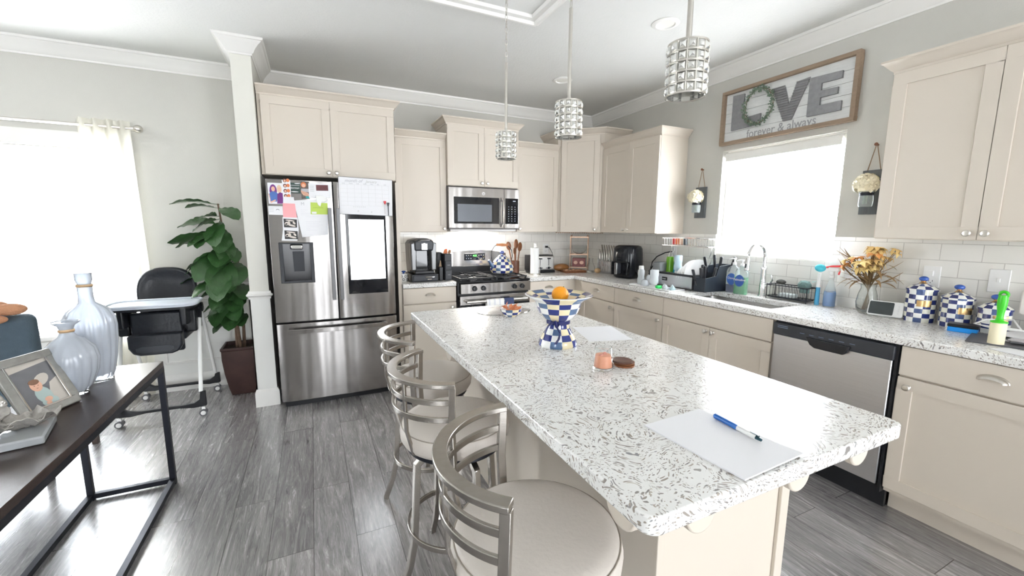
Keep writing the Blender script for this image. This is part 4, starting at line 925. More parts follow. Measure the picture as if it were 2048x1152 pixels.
# ================= high chair =================
t = thing('high_chair', 'black and white folding high chair with tray on casters', 'high chair', (-4.228, -.375, 0))
pad = mat('black_vinyl', (.013, .015, .020), .38, noise=.15, bump=.25, bscale=40)
b = MB()   # back shell: rounded shield shape, slightly leaning
P = [(-.165, .56), (-.185, .80), (-.200, .90), (-.19, .99), (-.15, 1.06), (-.08, 1.095), (0, 1.10), (.08, 1.095), (.15, 1.06), (.19, .99), (.200, .90), (.185, .80), (.165, .56)]
vs = []; fs = []; nn = len(P)
rings = [(1.0, .0), (1.0, .045), (.93, .062), (.80, .045), (.55, .030)]
cz = .86
for (k, y) in rings:
    for (x, z) in P: vs.append((x*k, -y+.10+(z-.6)*.16, cz+(z-cz)*k))
for i in range(len(rings)-1):
    for j in range(nn): q = (j+1) % nn; fs.append((i*nn+j, i*nn+q, (i+1)*nn+q, (i+1)*nn+j))
fs.append(tuple(range(nn))); fs.append(tuple(reversed([4*nn+j for j in range(nn)])))
b.add(vs, fs); b.build('backrest', pad, t, sub=2, smooth=90)
b = MB(); b.box(-.165, .165, -.20, .12, .57, .64); b.build('seat', pad, t, bevel=.03, seg=3)
b = MB(); b.box(-.15, .15, -.235, -.19, .50, .80); b.build('seat_front', pad, t, bevel=.015, seg=3)
b = MB(); P = [(-.155, .65), (-.155, .56), (-.13, .515), (-.09, .50), (.09, .50), (.13, .515), (.155, .56), (.155, .65)]
b.prism(P, -.30, -.23, 'y'); b.build('footrest', pad, t, bevel=.012, seg=3)
b = MB(); P = [(-.11, .535), (-.08, .522), (.08, .522), (.11, .535), (.11, .556), (.08, .57), (-.08, .57), (-.11, .556)]; b.prism(P, -.304, -.298, 'y'); b.build('footrest_panel', dark_grey, t, bevel=.002)
b = MB()
for sx_ in (-1, 1):
    b = MB(); b.box(sx_*.17-.008 if sx_ > 0 else -.23, .23 if sx_ > 0 else -.162, -.20, -.02, .63, .80); b.box(.178*sx_-.02, .178*sx_+.02, -.30, -.12, .70, .835); b.build('side_frame', black, t, bevel=.012, seg=3)
lg = mat('tray_light_grey', (.62, .66, .72), .3, noise=.02)
P = [(x*.262, y) for x, y in []]
def rrect(hx, hy, r, cx=0, cy=0): return rr(cx-hx, cx+hx, cy-hy, cy+hy, r, 6)
b = MB(); P1 = rrect(.262, .15, .09, 0, -.20); b.prism(P1, .845, .862); tr = b.build('tray', lg, t, bevel=.005)
o_ = rrect(.265, .153, .092, 0, -.20); b = MB(); b.tube([(x, y, .866) for x, y in o_], .009, 8, closed=True); b.build('tray_rim', lg, tr)
b = MB(); b.prism(rrect(.25, .14, .085, 0, -.20), .828, .845); b.build('tray_underside', black, tr)
b = MB(); b.box(-.03, .03, -.21, -.09, .1, .1) if False else None
wt = mat('high_chair_tube', (.84, .84, .82), .25, noise=.01)
for s in (-1, 1):
    x0 = s*.235
    b = MB(); b.tube([(x0, -.10, .79), (x0, -.30, .185)], .0135, 14); b.build('front_leg', wt, t)
    b = MB(); b.tube([(x0, -.06, .79), (x0, .237, .15)], .0115, 14); b.build('rear_leg', wt, t)
    b = MB(); b.bar([(x0, -.13, .72), (x0, -.10, .78), (x0, -.08, .812), (x0, -.05, .81), (x0, -.035, .775)], .036, .030, up=(1, 0, 0)); b.cyl((x0-.02, -.08, .79), (x0+.02, -.08, .79), .03); b.build('hinge', black, t, bevel=.006)
for (y, zt) in ((-.30, .19), (.235, .16)):
    b = MB(); w = .245
    P = [(-w-.018, zt), (-w+.012, zt), (-w+.02, .13), (-w+.055, .102), (-.12, .097), (.12, .097), (w-.055, .102), (w-.02, .13), (w-.012, zt), (w+.018, zt), (w+.022, .09), (w+.012, .068), (w-.06, .068), (-.10, .082), (.10, .082)]
    P = [(-w-.018, zt), (-w+.012, zt), (-w+.02, .13), (-w+.055, .106), (-.12, .099), (.12, .099), (w-.055, .106), (w-.02, .13), (w-.012, zt), (w+.018, zt), (w+.02, .075), (w-.06, .068), (.10, .080), (-.10, .080), (-w+.06, .068), (-w-.02, .075)]
    b.prism(P, y-.016, y+.016, 'y'); b.build('base_bar', black, t, bevel=.004)
    for s in (-1, 1):
        b = MB(); b.cyl((s*w-.006+.012, y-.026, .026), (s*w+.006+.012, y-.026, .026), .0255, n=22) if False else b.cyl((s*w-.002, y-.030, .026), (s*w-.002, y-.018, .026), .0255, n=22); b.cyl((s*w-.002, y-.018, .026), (s*w-.002, y+.022, .026), .021, n=22); wh = b.build('caster', mat('caster_grey', (.12, .12, .13), .5, noise=.05), t)
        b = MB(); b.cyl((s*w-.002, y-.0335, .026), (s*w-.002, y-.017, .026), .016, n=20); b.box(s*w-.012, s*w+.008, y-.016, y+.008, .02, .068); b.build('caster_hub', wt, wh)

# ================= potted plant =================
leaf_g = mat('fiddle_leaf_green', (.035, .095, .028), .32, noise=.55, nscale=5, bump=.2, bscale=25, coat=.15)
PX, PY = -3.772, -.245
t = thing('potted_fiddle_leaf_fig', 'tall fiddle leaf fig in a dark brown square planter beside the column', 'potted plant', (PX, PY, 0))
pot_m = mat('planter_brown', (.06, .032, .028), .35, .2, noise=.4, nscale=9)
b = MB(); prof = [(.085, 0), (.098, .06), (.118, .20), (.128, .32), (.128, .395), (.134, .40), (.134, .42), (.118, .42), (.116, .37)]
vs = []; fs = []
for (r, z) in prof:
    for (x, y) in ((-1, -1), (1, -1), (1, 1), (-1, 1)): vs.append((x*r, y*r, z))
for i in range(len(prof)-1):
    for j in range(4): q = (j+1) % 4; fs.append((i*4+j, i*4+q, (i+1)*4+q, (i+1)*4+j))
fs.append((3, 2, 1, 0)); L = (len(prof)-1)*4; fs.append((L, L+1, L+2, L+3)); b.add(vs, fs); b.build('planter', pot_m, t, bevel=.006, smooth=50)
b = MB(); b.box(-.115, .115, -.115, .115, .368, .385); b.build('soil', mat('moss_soil', (.05, .035, .025), .95, noise=.5, nscale=60, bump=1, bscale=70), t)
bark = mat('bark', (.14, .09, .06), .8, noise=.45, nscale=35, bump=.5)
stems = [[(-.03, .0, .38), (-.02, -.01, .7), (-.03, .01, 1.0), (-.05, .0, 1.3), (-.07, -.02, 1.60)], [(.02, .02, .38), (.03, .0, .62), (.02, .01, .9), (.03, .0, 1.15)], [(.0, -.03, .38), (-.01, -.04, .6), (.0, -.03, .85), (-.03, -.04, 1.06)]]
for s_ in stems: b = MB(); b.tube(s_, .011, 8, scl=[1.2-.16*i for i in range(len(s_))]); b.build('stem', bark, t)
def leaf_mesh():
    b = MB(); L = 1.0; n, m = 12, 8; vs = []; fs = []
    for i in range(n+1):
        u = i/n; w = .33*(sin(pi*min(1, u*.98+.015))**.62)*(.62+.58*u if u < .75 else 1.055-(u-.75)*.5); x = u*L
        droop = -.34*u*u
        for j in range(m+1):
            v = (j/m-.5)*2; vs.append((x, v*w, droop+.10*abs(v)**1.4*w*2.2*(1-.3*u)+.018*sin(u*26)*abs(v)))
    for i in range(n):
        for j in range(m): a = i*(m+1)+j; fs.append((a, a+1, a+m+2, a+m+1))
    b.add(vs, fs); b.tube([(-.22, 0, .03), (-.1, 0, .01), (0, 0, 0), (.5, 0, -.34*.25-.006), (.95, 0, -.34*.9-.006)], .010, 6, scl=[1, 1, 1, .7, .25])
    return b
LF = None; rnd = random.Random(11)
cfg = []
# z, azimuth(deg), length, pitch(deg), stem
for (z, az, ln, pt, st) in ((1.60, 185, .21, 10, 0), (1.57, 160, .17, 20, 0), (1.56, -60, .19, 0, 0), (1.50, 250, .21, 5, 0), (1.47, 215, .18, -10, 0), (1.44, 170, .24, 10, 0), (1.40, 280, .22, -20, 0), (1.36, 195, .23, -5, 0),
        (1.33, 230, .22, 5, 0), (1.29, 175, .25, 12, 0), (1.27, 300, .19, -15, 0), (1.24, 262, .22, -15, 0), (1.20, 200, .24, -8, 0), (1.17, 165, .22, -10, 0), (1.13, 240, .24, -12, 1), (1.12, 280, .22, -25, 1), (1.08, 185, .25, 0, 2), (1.05, 150, .22, 5, 2),
        (1.02, 265, .21, -5, 1), (.99, 220, .22, -5, 2), (.97, 175, .24, 5, 2), (.94, 290, .2, -10, 1), (.92, 205, .23, 0, 2), (.90, 245, .22, -5, 2), (.87, 160, .21, 0, 2), (.85, 270, .22, -8, 1), (.82, 190, .22, -4, 2), (.80, 225, .2, 0, 1), (.76, 250, .2, -10, 1), (.74, 170, .20, 0, 2), (.71, 210, .19, 5, 2), (.68, 275, .17, 0, 1), (.66, 235, .17, 0, 2), (1.45, 262, .24, -22, 0), (1.34, 275, .22, -28, 0), (1.22, 240, .26, -24, 0), (1.15, 265, .27, -32, 2), (1.06, 250, .26, -25, 2), (.98, 258, .25, -28, 1), (.90, 265, .24, -26, 2), (.84, 240, .24, -22, 2), (.77, 262, .22, -24, 1), (1.40, 235, .22, -18, 0)):
    sp = stems[st]; k = min(len(sp)-2, max(i for i in range(len(sp)-1) if sp[i][2] <= z+1e-6)); a_, c_ = Vector(sp[k]), Vector(sp[k+1]); p = a_+(c_-a_)*min(1, max(0, (z-a_.z)/(c_.z-a_.z)))
    a = rad(az+rnd.uniform(-8, 8)); ln *= 1.2 if (z > 1.04 or az > 212) else .95
    if LF is None: LF = o = leaf_mesh().build('leaf', leaf_g, t, smooth=80)
    else: o = LF.copy(); COL.objects.link(o); o.parent = t
    o.location = (p.x+.2*ln*cos(a)*.9, p.y+.2*ln*sin(a)*.9, z); o.rotation_euler = Euler((rad(rnd.uniform(-28, 28)), -rad(pt+rnd.uniform(-6, 6)), a)); o.scale = (ln, ln*rnd.uniform(.85, 1.1), ln)

# ================= curtain and rod =================
t = thing('curtain_rod', 'brushed metal curtain rod with round finial above the left window', 'curtain rod', (0, 0, 0))
b = MB(); b.cyl((-6.5, -.075, 2.165), (-4.38, -.075, 2.165), .011); b.build('rod', nickel, t)
b = MB(); b.sph((-4.345, -.075, 2.165), .030, n=22, m=14); b.cyl((-4.395, -.075, 2.165), (-4.37, -.075, 2.165), .015); b.build('finial', nickel, t, smooth=60)
b = MB(); b.cyl((-4.46, -.075, 2.165), (-4.46, -.001, 2.165), .007); b.cyl((-4.46, -.006, 2.165), (-4.46, -.001, 2.165), .025); b.build('bracket', nickel, t)
cm = bpy.data.materials.new('sheer_cream_curtain'); cm.use_nodes = True; tt = cm.node_tree; pr = tt.nodes['Principled BSDF']; pr.inputs['Base Color'].default_value = (.86, .85, .78, 1); pr.inputs['Roughness'].default_value = .9
tl = nd(tt, 'ShaderNodeBsdfTranslucent'); tl.inputs[0].default_value = (.92, .9, .84, 1); ms = nd(tt, 'ShaderNodeMixShader'); ms.inputs[0].default_value = .72
wv = nd(tt, 'ShaderNodeTexNoise', Scale=300.0); bp_ = nd(tt, 'ShaderNodeBump', Strength=.1); tt.links.new(wv.outputs['Fac'], bp_.inputs['Height']); tt.links.new(bp_.outputs[0], pr.inputs['Normal'])
tt.links.new(pr.outputs[0], ms.inputs[1]); tt.links.new(tl.outputs[0], ms.inputs[2]); tt.links.new(ms.outputs[0], tt.nodes['Material Output'].inputs[0])
b = MB(); vs = []; fs = []; n, m = 72, 16
for i in range(n+1):
    u = i/n
    for j in range(m+1):
        v = j/m; z = 2.215-v*2.20; x0 = -4.71+.02*v; x1 = -4.40+.035*v+.06*max(0, v-.6)
        if z < 1.0: x1 -= .10*((1.0-z)**1.0)
        vs.append((x0+(x1-x0)*u, -.075+.030*cos(u*2*pi*4)*(1 if v < .05 else .75+.3*sin(v*2+u*5)), z))
for i in range(n):
    for j in range(m): a = i*(m+1)+j; fs.append((a, a+1, a+m+2, a+m+1))
b.add(vs, fs); o = b.build('curtain', cm, smooth=80); tag(o, 'sheer cream grommet curtain gathered at the right end of the rod', 'curtain')

# ================= LOVE sign =================
t = thing('wall_sign', 'framed LOVE wall sign with green wreath, hanging over the sink window', 'sign', (-.002, -2.335, 2.315), -pi/2)
fw = mat('weathered_frame_wood', (.30, .22, .155), .7, noise=.3, nscale=12, stretch=(1, 6, 6), bump=.2)
b = MB(); frame_box(b, -.487, .487, -.212, .212, .026, -.042, -.0); fr = b.build('frame', fw, t, bevel=.002)
ww = mat('whitewashed_board', (.72, .73, .72), .75, noise=.14, nscale=14, stretch=(1.5, 8, 8), bump=.15)
for k in range(5):
    z = -.187+k*.0748; b = MB(); b.box(-.462, .462, -.014, -.002, z+.001, z+.0738); b.build('plank', ww, t, bevel=.001)
gm1 = mat('galvanised_plate', (.27, .27, .28), .55, .35, noise=.3, nscale=35)
def cvt(y): return -(y+2.335)
b = MB(); b.prism([(-.395, -.105), (-.395, .165), (-.298, .160), (-.300, -.028), (-.150, -.02), (-.150, -.100)], -.030, -.014, 'y'); b.build('letter_l', gm1, t, bevel=.001)
P = [(-.072, .122), (.020, .122), (.058, -.01), (.098, .132), (.186, .140), (.085, -.118), (.025, -.118)]
b = MB(); b.prism(P, -.022, -.014, 'y'); v_ = b.build('letter_v', gm1, t)
b = MB()    # corrugation ridges across the V
for k in range(15):
    z = -.112+k*.0172
    q = (z+.118)/.24; xl0 = .025-.097*q; xl1 = min(.058, 9) ; 
    if z < -.01: b.cyl((.025-.097*q, -.023, z), (.085+.101*q, -.023, z), .0052, n=8)
    else:
        a = (z+.01)/.132; b.cyl((.025-.097*q, -.023, z), (.058-.038*a, -.023, z), .0052, n=8); b.cyl((.058+.040*a, -.023, z), (.085+.101*q, -.023, z), .0052, n=8)
b.build('corrugation', mat('corrugated_metal', (.28, .28, .28), .45, .5, noise=.25, nscale=30), v_)
P = [(.190, -.125), (.190, .128), (.390, .118), (.390, .072), (.268, .074), (.268, .028), (.372, .024), (.372, -.018), (.268, -.018), (.268, -.066), (.400, -.068), (.400, -.128)]
b = MB(); b.prism(P, -.030, -.014, 'y'); b.build('letter_e', gm1, t, bevel=.001)
text('forever & always', .088, 'lettering', mat('sign_letter_grey', (.34, .34, .35), .8, noise=.05), t, (-.262, -.0150, -.182), sx=.86, ext=.001)
wr = thing('wreath', 'round green leafy wreath forming the letter O on the sign', 'wreath', (0, 0, 0), 0)
wr.parent = None; wr.location = (-.030, -2.173, 2.348); wr.rotation_euler = (0, 0, -pi/2)
tw = mat('wreath_twig', (.20, .15, .09), .8, noise=.2); sage = mat('sage_leaf', (.15, .21, .15), .7, noise=.35, nscale=60); berry = mat('wreath_pale_buds', (.6, .62, .5), .7, noise=.1)
b = MB(); rn = random.Random(3)
for k in range(3): b.tube([((.112+.006*sin(5*a+k*2))*cos(a), -.012+.005*cos(4*a+k*2), (.125+.006*sin(5*a+k*2))*sin(a)) for a in [2*pi*i/40 for i in range(40)]], .0022, 5, closed=True)
b.build('twig_ring', tw, wr)
b = MB()
for i in range(480):
    a = rn.uniform(0, 2*pi); rr_ = 1+rn.uniform(-.12, .14); c = Vector((.112*rr_*cos(a), -.013-rn.uniform(0, .012), .125*rr_*sin(a))); d = Vector((rn.uniform(-1, 1), rn.uniform(-.6, .2), rn.uniform(-1, 1))).normalized(); s_ = d.cross(Vector((rn.uniform(-1, 1), 1, rn.uniform(-1, 1)))).normalized(); l = rn.uniform(.012, .024); w = l*.28
    b.add([c, c+d*l*.5+s_*w, c+d*l, c+d*l*.5-s_*w], [(0, 1, 2, 3)])
o = b.build('foliage', sage, wr, smooth=0); o['kind'] = 'stuff'
b = MB()
for i in range(60):
    a = rn.uniform(0, 2*pi); b.sph((.112*(1+rn.uniform(-.1, .1))*cos(a), -.022, .125*(1+rn.uniform(-.1, .1))*sin(a)), .003, n=6, m=4)
o = b.build('buds', berry, wr); o['kind'] = 'stuff'

# ================= mason jar sconces =================
def hydrangea(b, c, r, n=46, seed=1, fl=1.0):
    q = random.Random(seed)
    for i in range(n):
        z = 1-1.55*(i+.5)/n; a = i*2.399963; rr_ = math.sqrt(max(0, 1-z*z)); d = Vector((rr_*cos(a), rr_*sin(a), z)); p = Vector(c)+d*r*q.uniform(.8, 1.0)
        u = d.orthogonal().normalized(); v = d.cross(u); s = r*.30*fl; t0 = q.uniform(0, pi)
        for k in range(4):
            an = t0+k*pi/2; e = u*cos(an)+v*sin(an); f_ = u*cos(an+.7)+v*sin(an+.7); g_ = u*cos(an-.7)+v*sin(an-.7)
            b.add([p, p+f_*s*.7+d*s*.15, p+e*s*1.1+d*s*.05, p+g_*s*.7+d*s*.15], [(0, 1, 2), (0, 2, 3)])
def sconce(y, label, seed):
    t = thing('jar_sconce', label, 'wall sconce', (-.002, y, 1.65), -pi/2)
    b = MB(); b.box(-.055, .055, -.018, 0, -.135, .135); b.build('backboard', mat('weathered_grey_board', (.12, .13, .135), .75, noise=.35, nscale=10, stretch=(8, 8, 1)), t, bevel=.002)
    b = MB(); b.tube([(-.035, -.01, .13), (-.003, -.012, .285), (.003, -.012, .285), (.035, -.01, .13)], .0025, 6); b.build('twine', mat('jute_twine', (.30, .20, .12), .9, noise=.2), t)
    b = MB(); b.cyl((0, 0, .285), (0, -.022, .288), .006, n=12); b.cyl((0, -.020, .288), (0, -.024, .288), .010, n=12); b.build('nail', copperwood, t)
    b = MB(); b.lathe([(0, -.09), (.032, -.09), (.037, -.083), (.037, -.03), (.030, -.015), (.030, .0), (.032, .002)], 28, (0, -.062, 0)); b.build('jar', mat('jar_glass', (.80, .88, .88), .06, noise=.03, trans=.75), t, smooth=50)
    b = MB(); b.lathe([(.034, -.022), (.036, -.018), (.036, -.008), (.034, -.004)], 24, (0, -.062, 0), cap=False); b.cyl((0, -.026, -.012), (0, -.016, -.012), .012, n=14); b.build('clamp', black_steel, t, solid=.001)
    b = MB(); hydrangea(b, (0, -.078, .045), .064, n=40, seed=seed, fl=1.35); b.sph((0, -.078, .040), .040, n=14, m=9)
    b.build('hydrangea', mat('cream_petals', (.84, .78, .60), .7, noise=.12, nscale=30), t, smooth=0)
    b = MB(); b.tube([(0, -.062, -.07), (.004, -.064, .0)], .004, 6); b.tube([(-.01, -.058, -.07), (-.003, -.064, .0)], .003, 6); b.build('flower_stem', sage, t)
sconce(-1.675, 'left jar sconce with cream hydrangea, between wall cabinet and window', 1)
sconce(-2.952, 'right jar sconce with cream hydrangea, beside the large right wall cabinet', 2)
# ================= checked ceramics =================
CH_M = [navy, whiteg, blueg, cream, brass]
def checked(b, prof, bands, n=16, sub=4, c=(0, 0, 0)):
    """prof split in bands (list of profile index ranges); squares alternate by band and sector"""
    bi = {}
    for k, (a0, a1) in enumerate(bands):
        for i in range(a0, a1): bi[i] = k
    def mf(i, j):
        k = bi.get(i, -1)
        if k == -1: return 1
        s = (j//sub+k) % 2
        if s == 0: return 0 if (j//sub+k*3) % 6 else 2
        return 3 if (j//sub//2+k) % 2 else 1
    b.lathe(prof, n*sub, c, mf)
CAN_M = [mat('canister_navy', (.022, .035, .16), .18, noise=.35, nscale=30, coat=.6), whiteg, mat('canister_mid_blue', (.06, .10, .24), .18, noise=.35, nscale=30, coat=.6), mat('canister_ivory', (.78, .77, .68), .18, noise=.08, nscale=25, coat=.6)]
def canister(loc, R, h, label, spin=0):
    t = thing('checked_canister', label, 'canister', loc, spin, 'blue and white checked canisters on the right counter')
    rows = max(4, round(h/.026)); prof = [(R*.98, 0)]+[(R*(1+.012*math.sin(k*3.1)), h*k/rows) for k in range(1, rows+1)]
    b = MB(); checked(b, prof, [(k, k+1) for k in range(rows)], 12); b.build('body', CAN_M, t, smooth=50)
    b = MB(); lp = [(R*1.05, h-.004), (R*1.06, h+.006), (R*.72, h+.022), (R*.30, h+.032), (R*.28, h+.034)]
    checked(b, lp, [(0, 1), (1, 2), (2, 3)], 12); ld = b.build('lid', CAN_M, t, smooth=50)
    b = MB(); b.lathe([(.020, 0), (.012, .006), (.009, .012), (.014, .016)], 20, (0, 0, h+.033)); b.build('finial_collar', brass, ld)
    b = MB(); b.sph((0, 0, h+.060), .020, (1.05, 1.05, .72), 20, 12); b.cyl((0, 0, h+.048), (0, 0, h+.056), .009); b.build('knob', mat('blue_glass_knob', (.06, .15, .55), .08, noise=.08, trans=.3), ld, smooth=60)
    b = MB(); a0 = -pi*.82
    vs = []; fs = []
    for i in range(13):
        a = a0+(i-6)*.075
        for z in (h*.50, h*.50+.034): vs.append(((R*1.02+.001)*cos(a), (R*1.02+.001)*sin(a), z))
    for i in range(12): fs.append((2*i, 2*i+2, 2*i+3, 2*i+1))
    b.add(vs, fs); b.build('name_plate', brass, t, solid=.002)
    return t
canister((-.105, -3.293, CT), .066, .178, 'tallest blue and white checked canister, left one of the three', 0)
canister((-.105, -3.440, CT), .063, .150, 'middle-height blue and white checked canister, between the other two', .3)
canister((-.105, -3.578, CT), .060, .118, 'shortest blue and white checked canister behind the green lint roller', .1)

# ================= island: footed bowl =================
t = thing('footed_bowl', 'large blue and cream checked pedestal bowl with navy ribbon on the island', 'bowl', (-2.217, -2.868, CT))
foot = [(.083, 0), (.086, .008), (.078, .030), (.064, .054), (.050, .078), (.046, .098), (.050, .112)]
b = MB(); checked(b, foot, [(0, 2), (2, 3), (3, 4), (4, 6)], 10, 5); b.build('foot', CH_M, t, smooth=60)
outer = [(.048, .110), (.066, .122), (.084, .146), (.094, .172), (.102, .194), (.118, .206), (.146, .222), (.147, .225), (.141, .226), (.116, .215), (.100, .206), (.075, .192), (.04, .180), (0, .176)]
b = MB(); checked(b, outer, [(0, 2), (2, 3), (3, 4), (4, 6), (7, 8), (8, 9), (9, 10), (10, 11), (11, 12)], 12, 5); b.build('bowl', CH_M, t, smooth=60)
rib = mat('navy_ribbon', (.015, .02, .12), .5, noise=.1)
b = MB(); b.bar(arc((0, 0), .050, 0, 2*pi*31/32, 31, .105), .003, .016, closed=True); rb = b.build('ribbon', rib, t)
b = MB(); b.bar([(-.035, -.036, .108), (-.060, -.045, .112), (-.078, -.045, .098), (-.088, -.042, .070), (-.094, -.040, .042)], .003, .018, up=(.5, 1, .1)); b.build('ribbon_tail', rib, rb)
b = MB(); b.bar([(-.030, -.040, .106), (-.040, -.056, .092), (-.030, -.066, .068), (-.042, -.074, .045), (-.062, -.080, .028)], .003, .016, up=(.3, 1, .1)); b.build('ribbon_tail', rib, rb)
b = MB(); b.bar([(-.030, -.042, .104), (-.05, -.055, .118), (-.045, -.06, .092), (-.028, -.046, .100)], .003, .014, up=(.3, 1, .1)); b.build('ribbon_bow', rib, rb)
t = thing('orange', 'single ripe orange resting in the checked pedestal bowl', 'fruit', (-2.190, -2.836, CT+.216))
b = MB(); b.sph((0, 0, 0), .0375, (1, 1, .96), 28, 18); b.build('fruit', mat('orange_peel', (.92, .36, .01), .4, noise=.06, bump=.35, bscale=260), t, smooth=90)
b = MB(); b.cyl((.012, -.008, .033), (.012, -.008, .0365), .003, n=8); b.build('stem_button', mat('stem_brown', (.2, .18, .05), .8, noise=.1), t)
t = thing('small_bowl', 'small blue and white checked bowl of orange potpourri on the far end of the island', 'bowl', (-2.160, -2.265, CT))
sb = [(.030, 0), (.034, .004), (.050, .018), (.060, .034), (.064, .050), (.061, .050), (.055, .033), (.040, .018), (0, .010)]
b = MB(); checked(b, sb, [(1, 2), (2, 3), (3, 4)], 10, 4); b.build('bowl', CH_M, t, smooth=60)
b = MB(); q = random.Random(5)
for i in range(26):
    a = q.uniform(0, 2*pi); r = q.uniform(0, .042); c = Vector((r*cos(a), r*sin(a), .032+q.uniform(0, .030))); d = Vector((q.uniform(-1, 1), q.uniform(-1, 1), q.uniform(-.2, .9))).normalized(); s = d.orthogonal().normalized()*.009; b.add([c, c+d*.016+s, c+d*.036, c+d*.016-s], [(0, 1, 2, 3)])
o = b.build('potpourri', [mat('dried_orange_petals', (.62, .22, .10), .8, noise=.4, nscale=50)], t, smooth=0, solid=.001); o['kind'] = 'stuff'
b = MB(); b.tube([(.17*cos(a), .12*sin(a), .003) for a in [2*pi*i/48 for i in range(48)]], .0025, 6, closed=True); b.prism([(.168*cos(a), .118*sin(a)) for a in [2*pi*i/40 for i in range(40)]], 0, .0025)
o = b.build('clear_tray', mat('clear_acrylic', (.97, .97, .97), .05, trans=1, noise=.001, ior=1.3)); o.location = (-2.13, -2.10, CT+.0005); tag(o, 'clear oval tray lying flat at the far end of the island', 'tray')
# candle and coasters
t = thing('jar_candle', 'small amber pink candle in a clear tapered glass on the island', 'candle', (-2.236, -3.212, CT+.0008))
b = MB(); b.lathe([(0, .0), (.036, 0), (.037, .004), (.031, .055), (.0305, .082), (.0285, .082), (.029, .055), (.034, .008), (0, .008)], 36); b.build('glass_jar', glass, t, smooth=50)
wax = mat('amber_wax', (.80, .36, .22), .35, noise=.18, nscale=30)
b = MB(); b.lathe([(0, .0092), (.0325, .0092), (.0285, .052), (0, .052)], 32); b.build('wax', wax, t)
b = MB(); b.sph((.012, .006, .052), .009, (1, 1, .8), 12, 8); b.sph((-.012, -.004, .051), .008, (1.2, 1, .7), 12, 8); b.cyl((0, 0, .047), (0, 0, .060), .0012, n=6); b.build('wick_and_buds', mat('rose_buds', (.62, .28, .22), .6, noise=.1), t)
cw = mat('coaster_walnut', (.10, .040, .025), .35, noise=.4, nscale=30, coat=.3)
for i, (dx, dy, L) in enumerate(((.003, -.003, 'bottom coaster of the round brown stack beside the candle'), (.006, .002, 'middle coaster of the round brown stack beside the candle'), (-.004, .002, 'top round dark coaster with a carved rim beside the candle'))):
    b = MB(); b.lathe([(0, 0), (.0375, 0), (.0385, .002), (.0385, .0065), (.034, .0068), (.0325, .0056), (0, .0056)], 36)
    o = b.build('coaster', cw if i == 2 else copperwood, smooth=40); o.location = (-2.142+dx, -3.212+dy, CT+.0002+i*.0070); tag(o, L, 'coaster', 'round coasters stacked on the island')
# papers and pen
def page(name, label, A, B, C_, D_, th, curl=0.0, y0=CT):
    b = MB(); A, B, C_, D_ = map(Vector, (A, B, C_, D_)); n = 14; vs = []; fs = []
    for i in range(n+1):
        for j in range(n+1):
            u, v = i/n, j/n; p = (A*(1-u)+B*u)*(1-v)+(D_*(1-u)+C_*u)*v; vs.append((p.x, p.y, y0+th+curl*(max(0, u-.55)**2)*(1 if v > .0 else 1)*(.4+.6*v)))
    m = len(vs); vs += [(x, y, z-th) for x, y, z in vs]
    for i in range(n):
        for j in range(n): a = i*(n+1)+j; fs += [(a, a+1, a+n+2, a+n+1), (m+a, m+a+n+1, m+a+n+2, m+a+1)]
    ring = [i*(n+1) for i in range(n+1)]+[n*(n+1)+j for j in range(1, n+1)]+[i*(n+1)+n for i in range(n-1, -1, -1)]+[j for j in range(n-1, 0, -1)]
    for i in range(len(ring)): a, c = ring[i], ring[(i+1) % len(ring)]; fs.append((a, c, m+c, m+a))
    b.add(vs, fs); return tag(b.build(name, paper, smooth=60), label, 'paper')
page('paper_sheets', 'blank white sheets under the blue pen at the near end of the island', (-2.417, -3.622), (-2.402, -3.893), (-2.192, -3.885), (-2.205, -3.612), .0035, .02, CT+.0003)
page('paper_sheet', 'white sheet lying by the right edge of the island near the pedestal bowl', (-1.983, -2.631), (-2.061, -2.892), (-1.862, -2.945), (-1.785, -2.690), .0012, .0, CT+.0003)
t = thing('ballpoint_pen', 'four-colour ballpoint pen, blue upper half and white lower half', 'pen', (-2.225, -3.745, CT+.0042+.0072), 0)
t.rotation_euler = (0, 0, math.atan2(-.128, -.012))
b = MB(); b.cyl((-.070, 0, 0), (.0, 0, 0), .0068, n=16); b.sph((-.070, 0, 0), .0068, n=12, m=8); b.build('blue_barrel', mat('pen_blue', (.01, .12, .45), .3, noise=.03), t)
b = MB(); b.cyl((.0, 0, 0), (.052, 0, 0), .0068, .0063, n=16); b.build('white_barrel', white_p, t)
b = MB(); b.cyl((.052, 0, 0), (.066, 0, 0), .0045, .0035, n=12); b.box(.035, .060, -.0015, .0015, .0045, .0075); b.build('plungers', mat('pen_dark_teal', (.01, .05, .07), .3, noise=.05), t)

# ================= left counter =================
t = thing('coffee_pod_drawer', 'low black drawer box under the coffee maker', 'drawer box', (-2.205, -.415, CT))
b = MB(); b.box(-.155, .095, -.135, .16, .004, .072); b.build('box', black, t, bevel=.004)
b = MB(); b.box(-.140, .085, -.142, -.134, .010, .062); d_ = b.build('drawer', dark_grey, t, bevel=.003)
b = MB(); b.bar([(-.03, -.142, .048), (-.03, -.152, .046), (.05, -.152, .046), (.05, -.142, .048)], .004, .006); b.box(-.01, .03, -.1428, -.142, .020, .027); b.build('handle', chrome, d_)
gun = mat('gunmetal', (.17, .172, .175), .32, .7, noise=.1)
t = thing('coffee_maker', 'black and grey single-serve coffee maker on the drawer box left of the stove', 'coffee maker', (-2.235, -.40, CT+.073))
b = MB(); P = [(-.11, .0), (.11, .0), (.118, .10), (.122, .28), (.108, .312), (.06, .327), (-.04, .327), (-.10, .310), (-.122, .28), (-.118, .10)]
b.prism(P, -.02, .15, 'y'); b.build('body', gun, t, bevel=.012, seg=3)
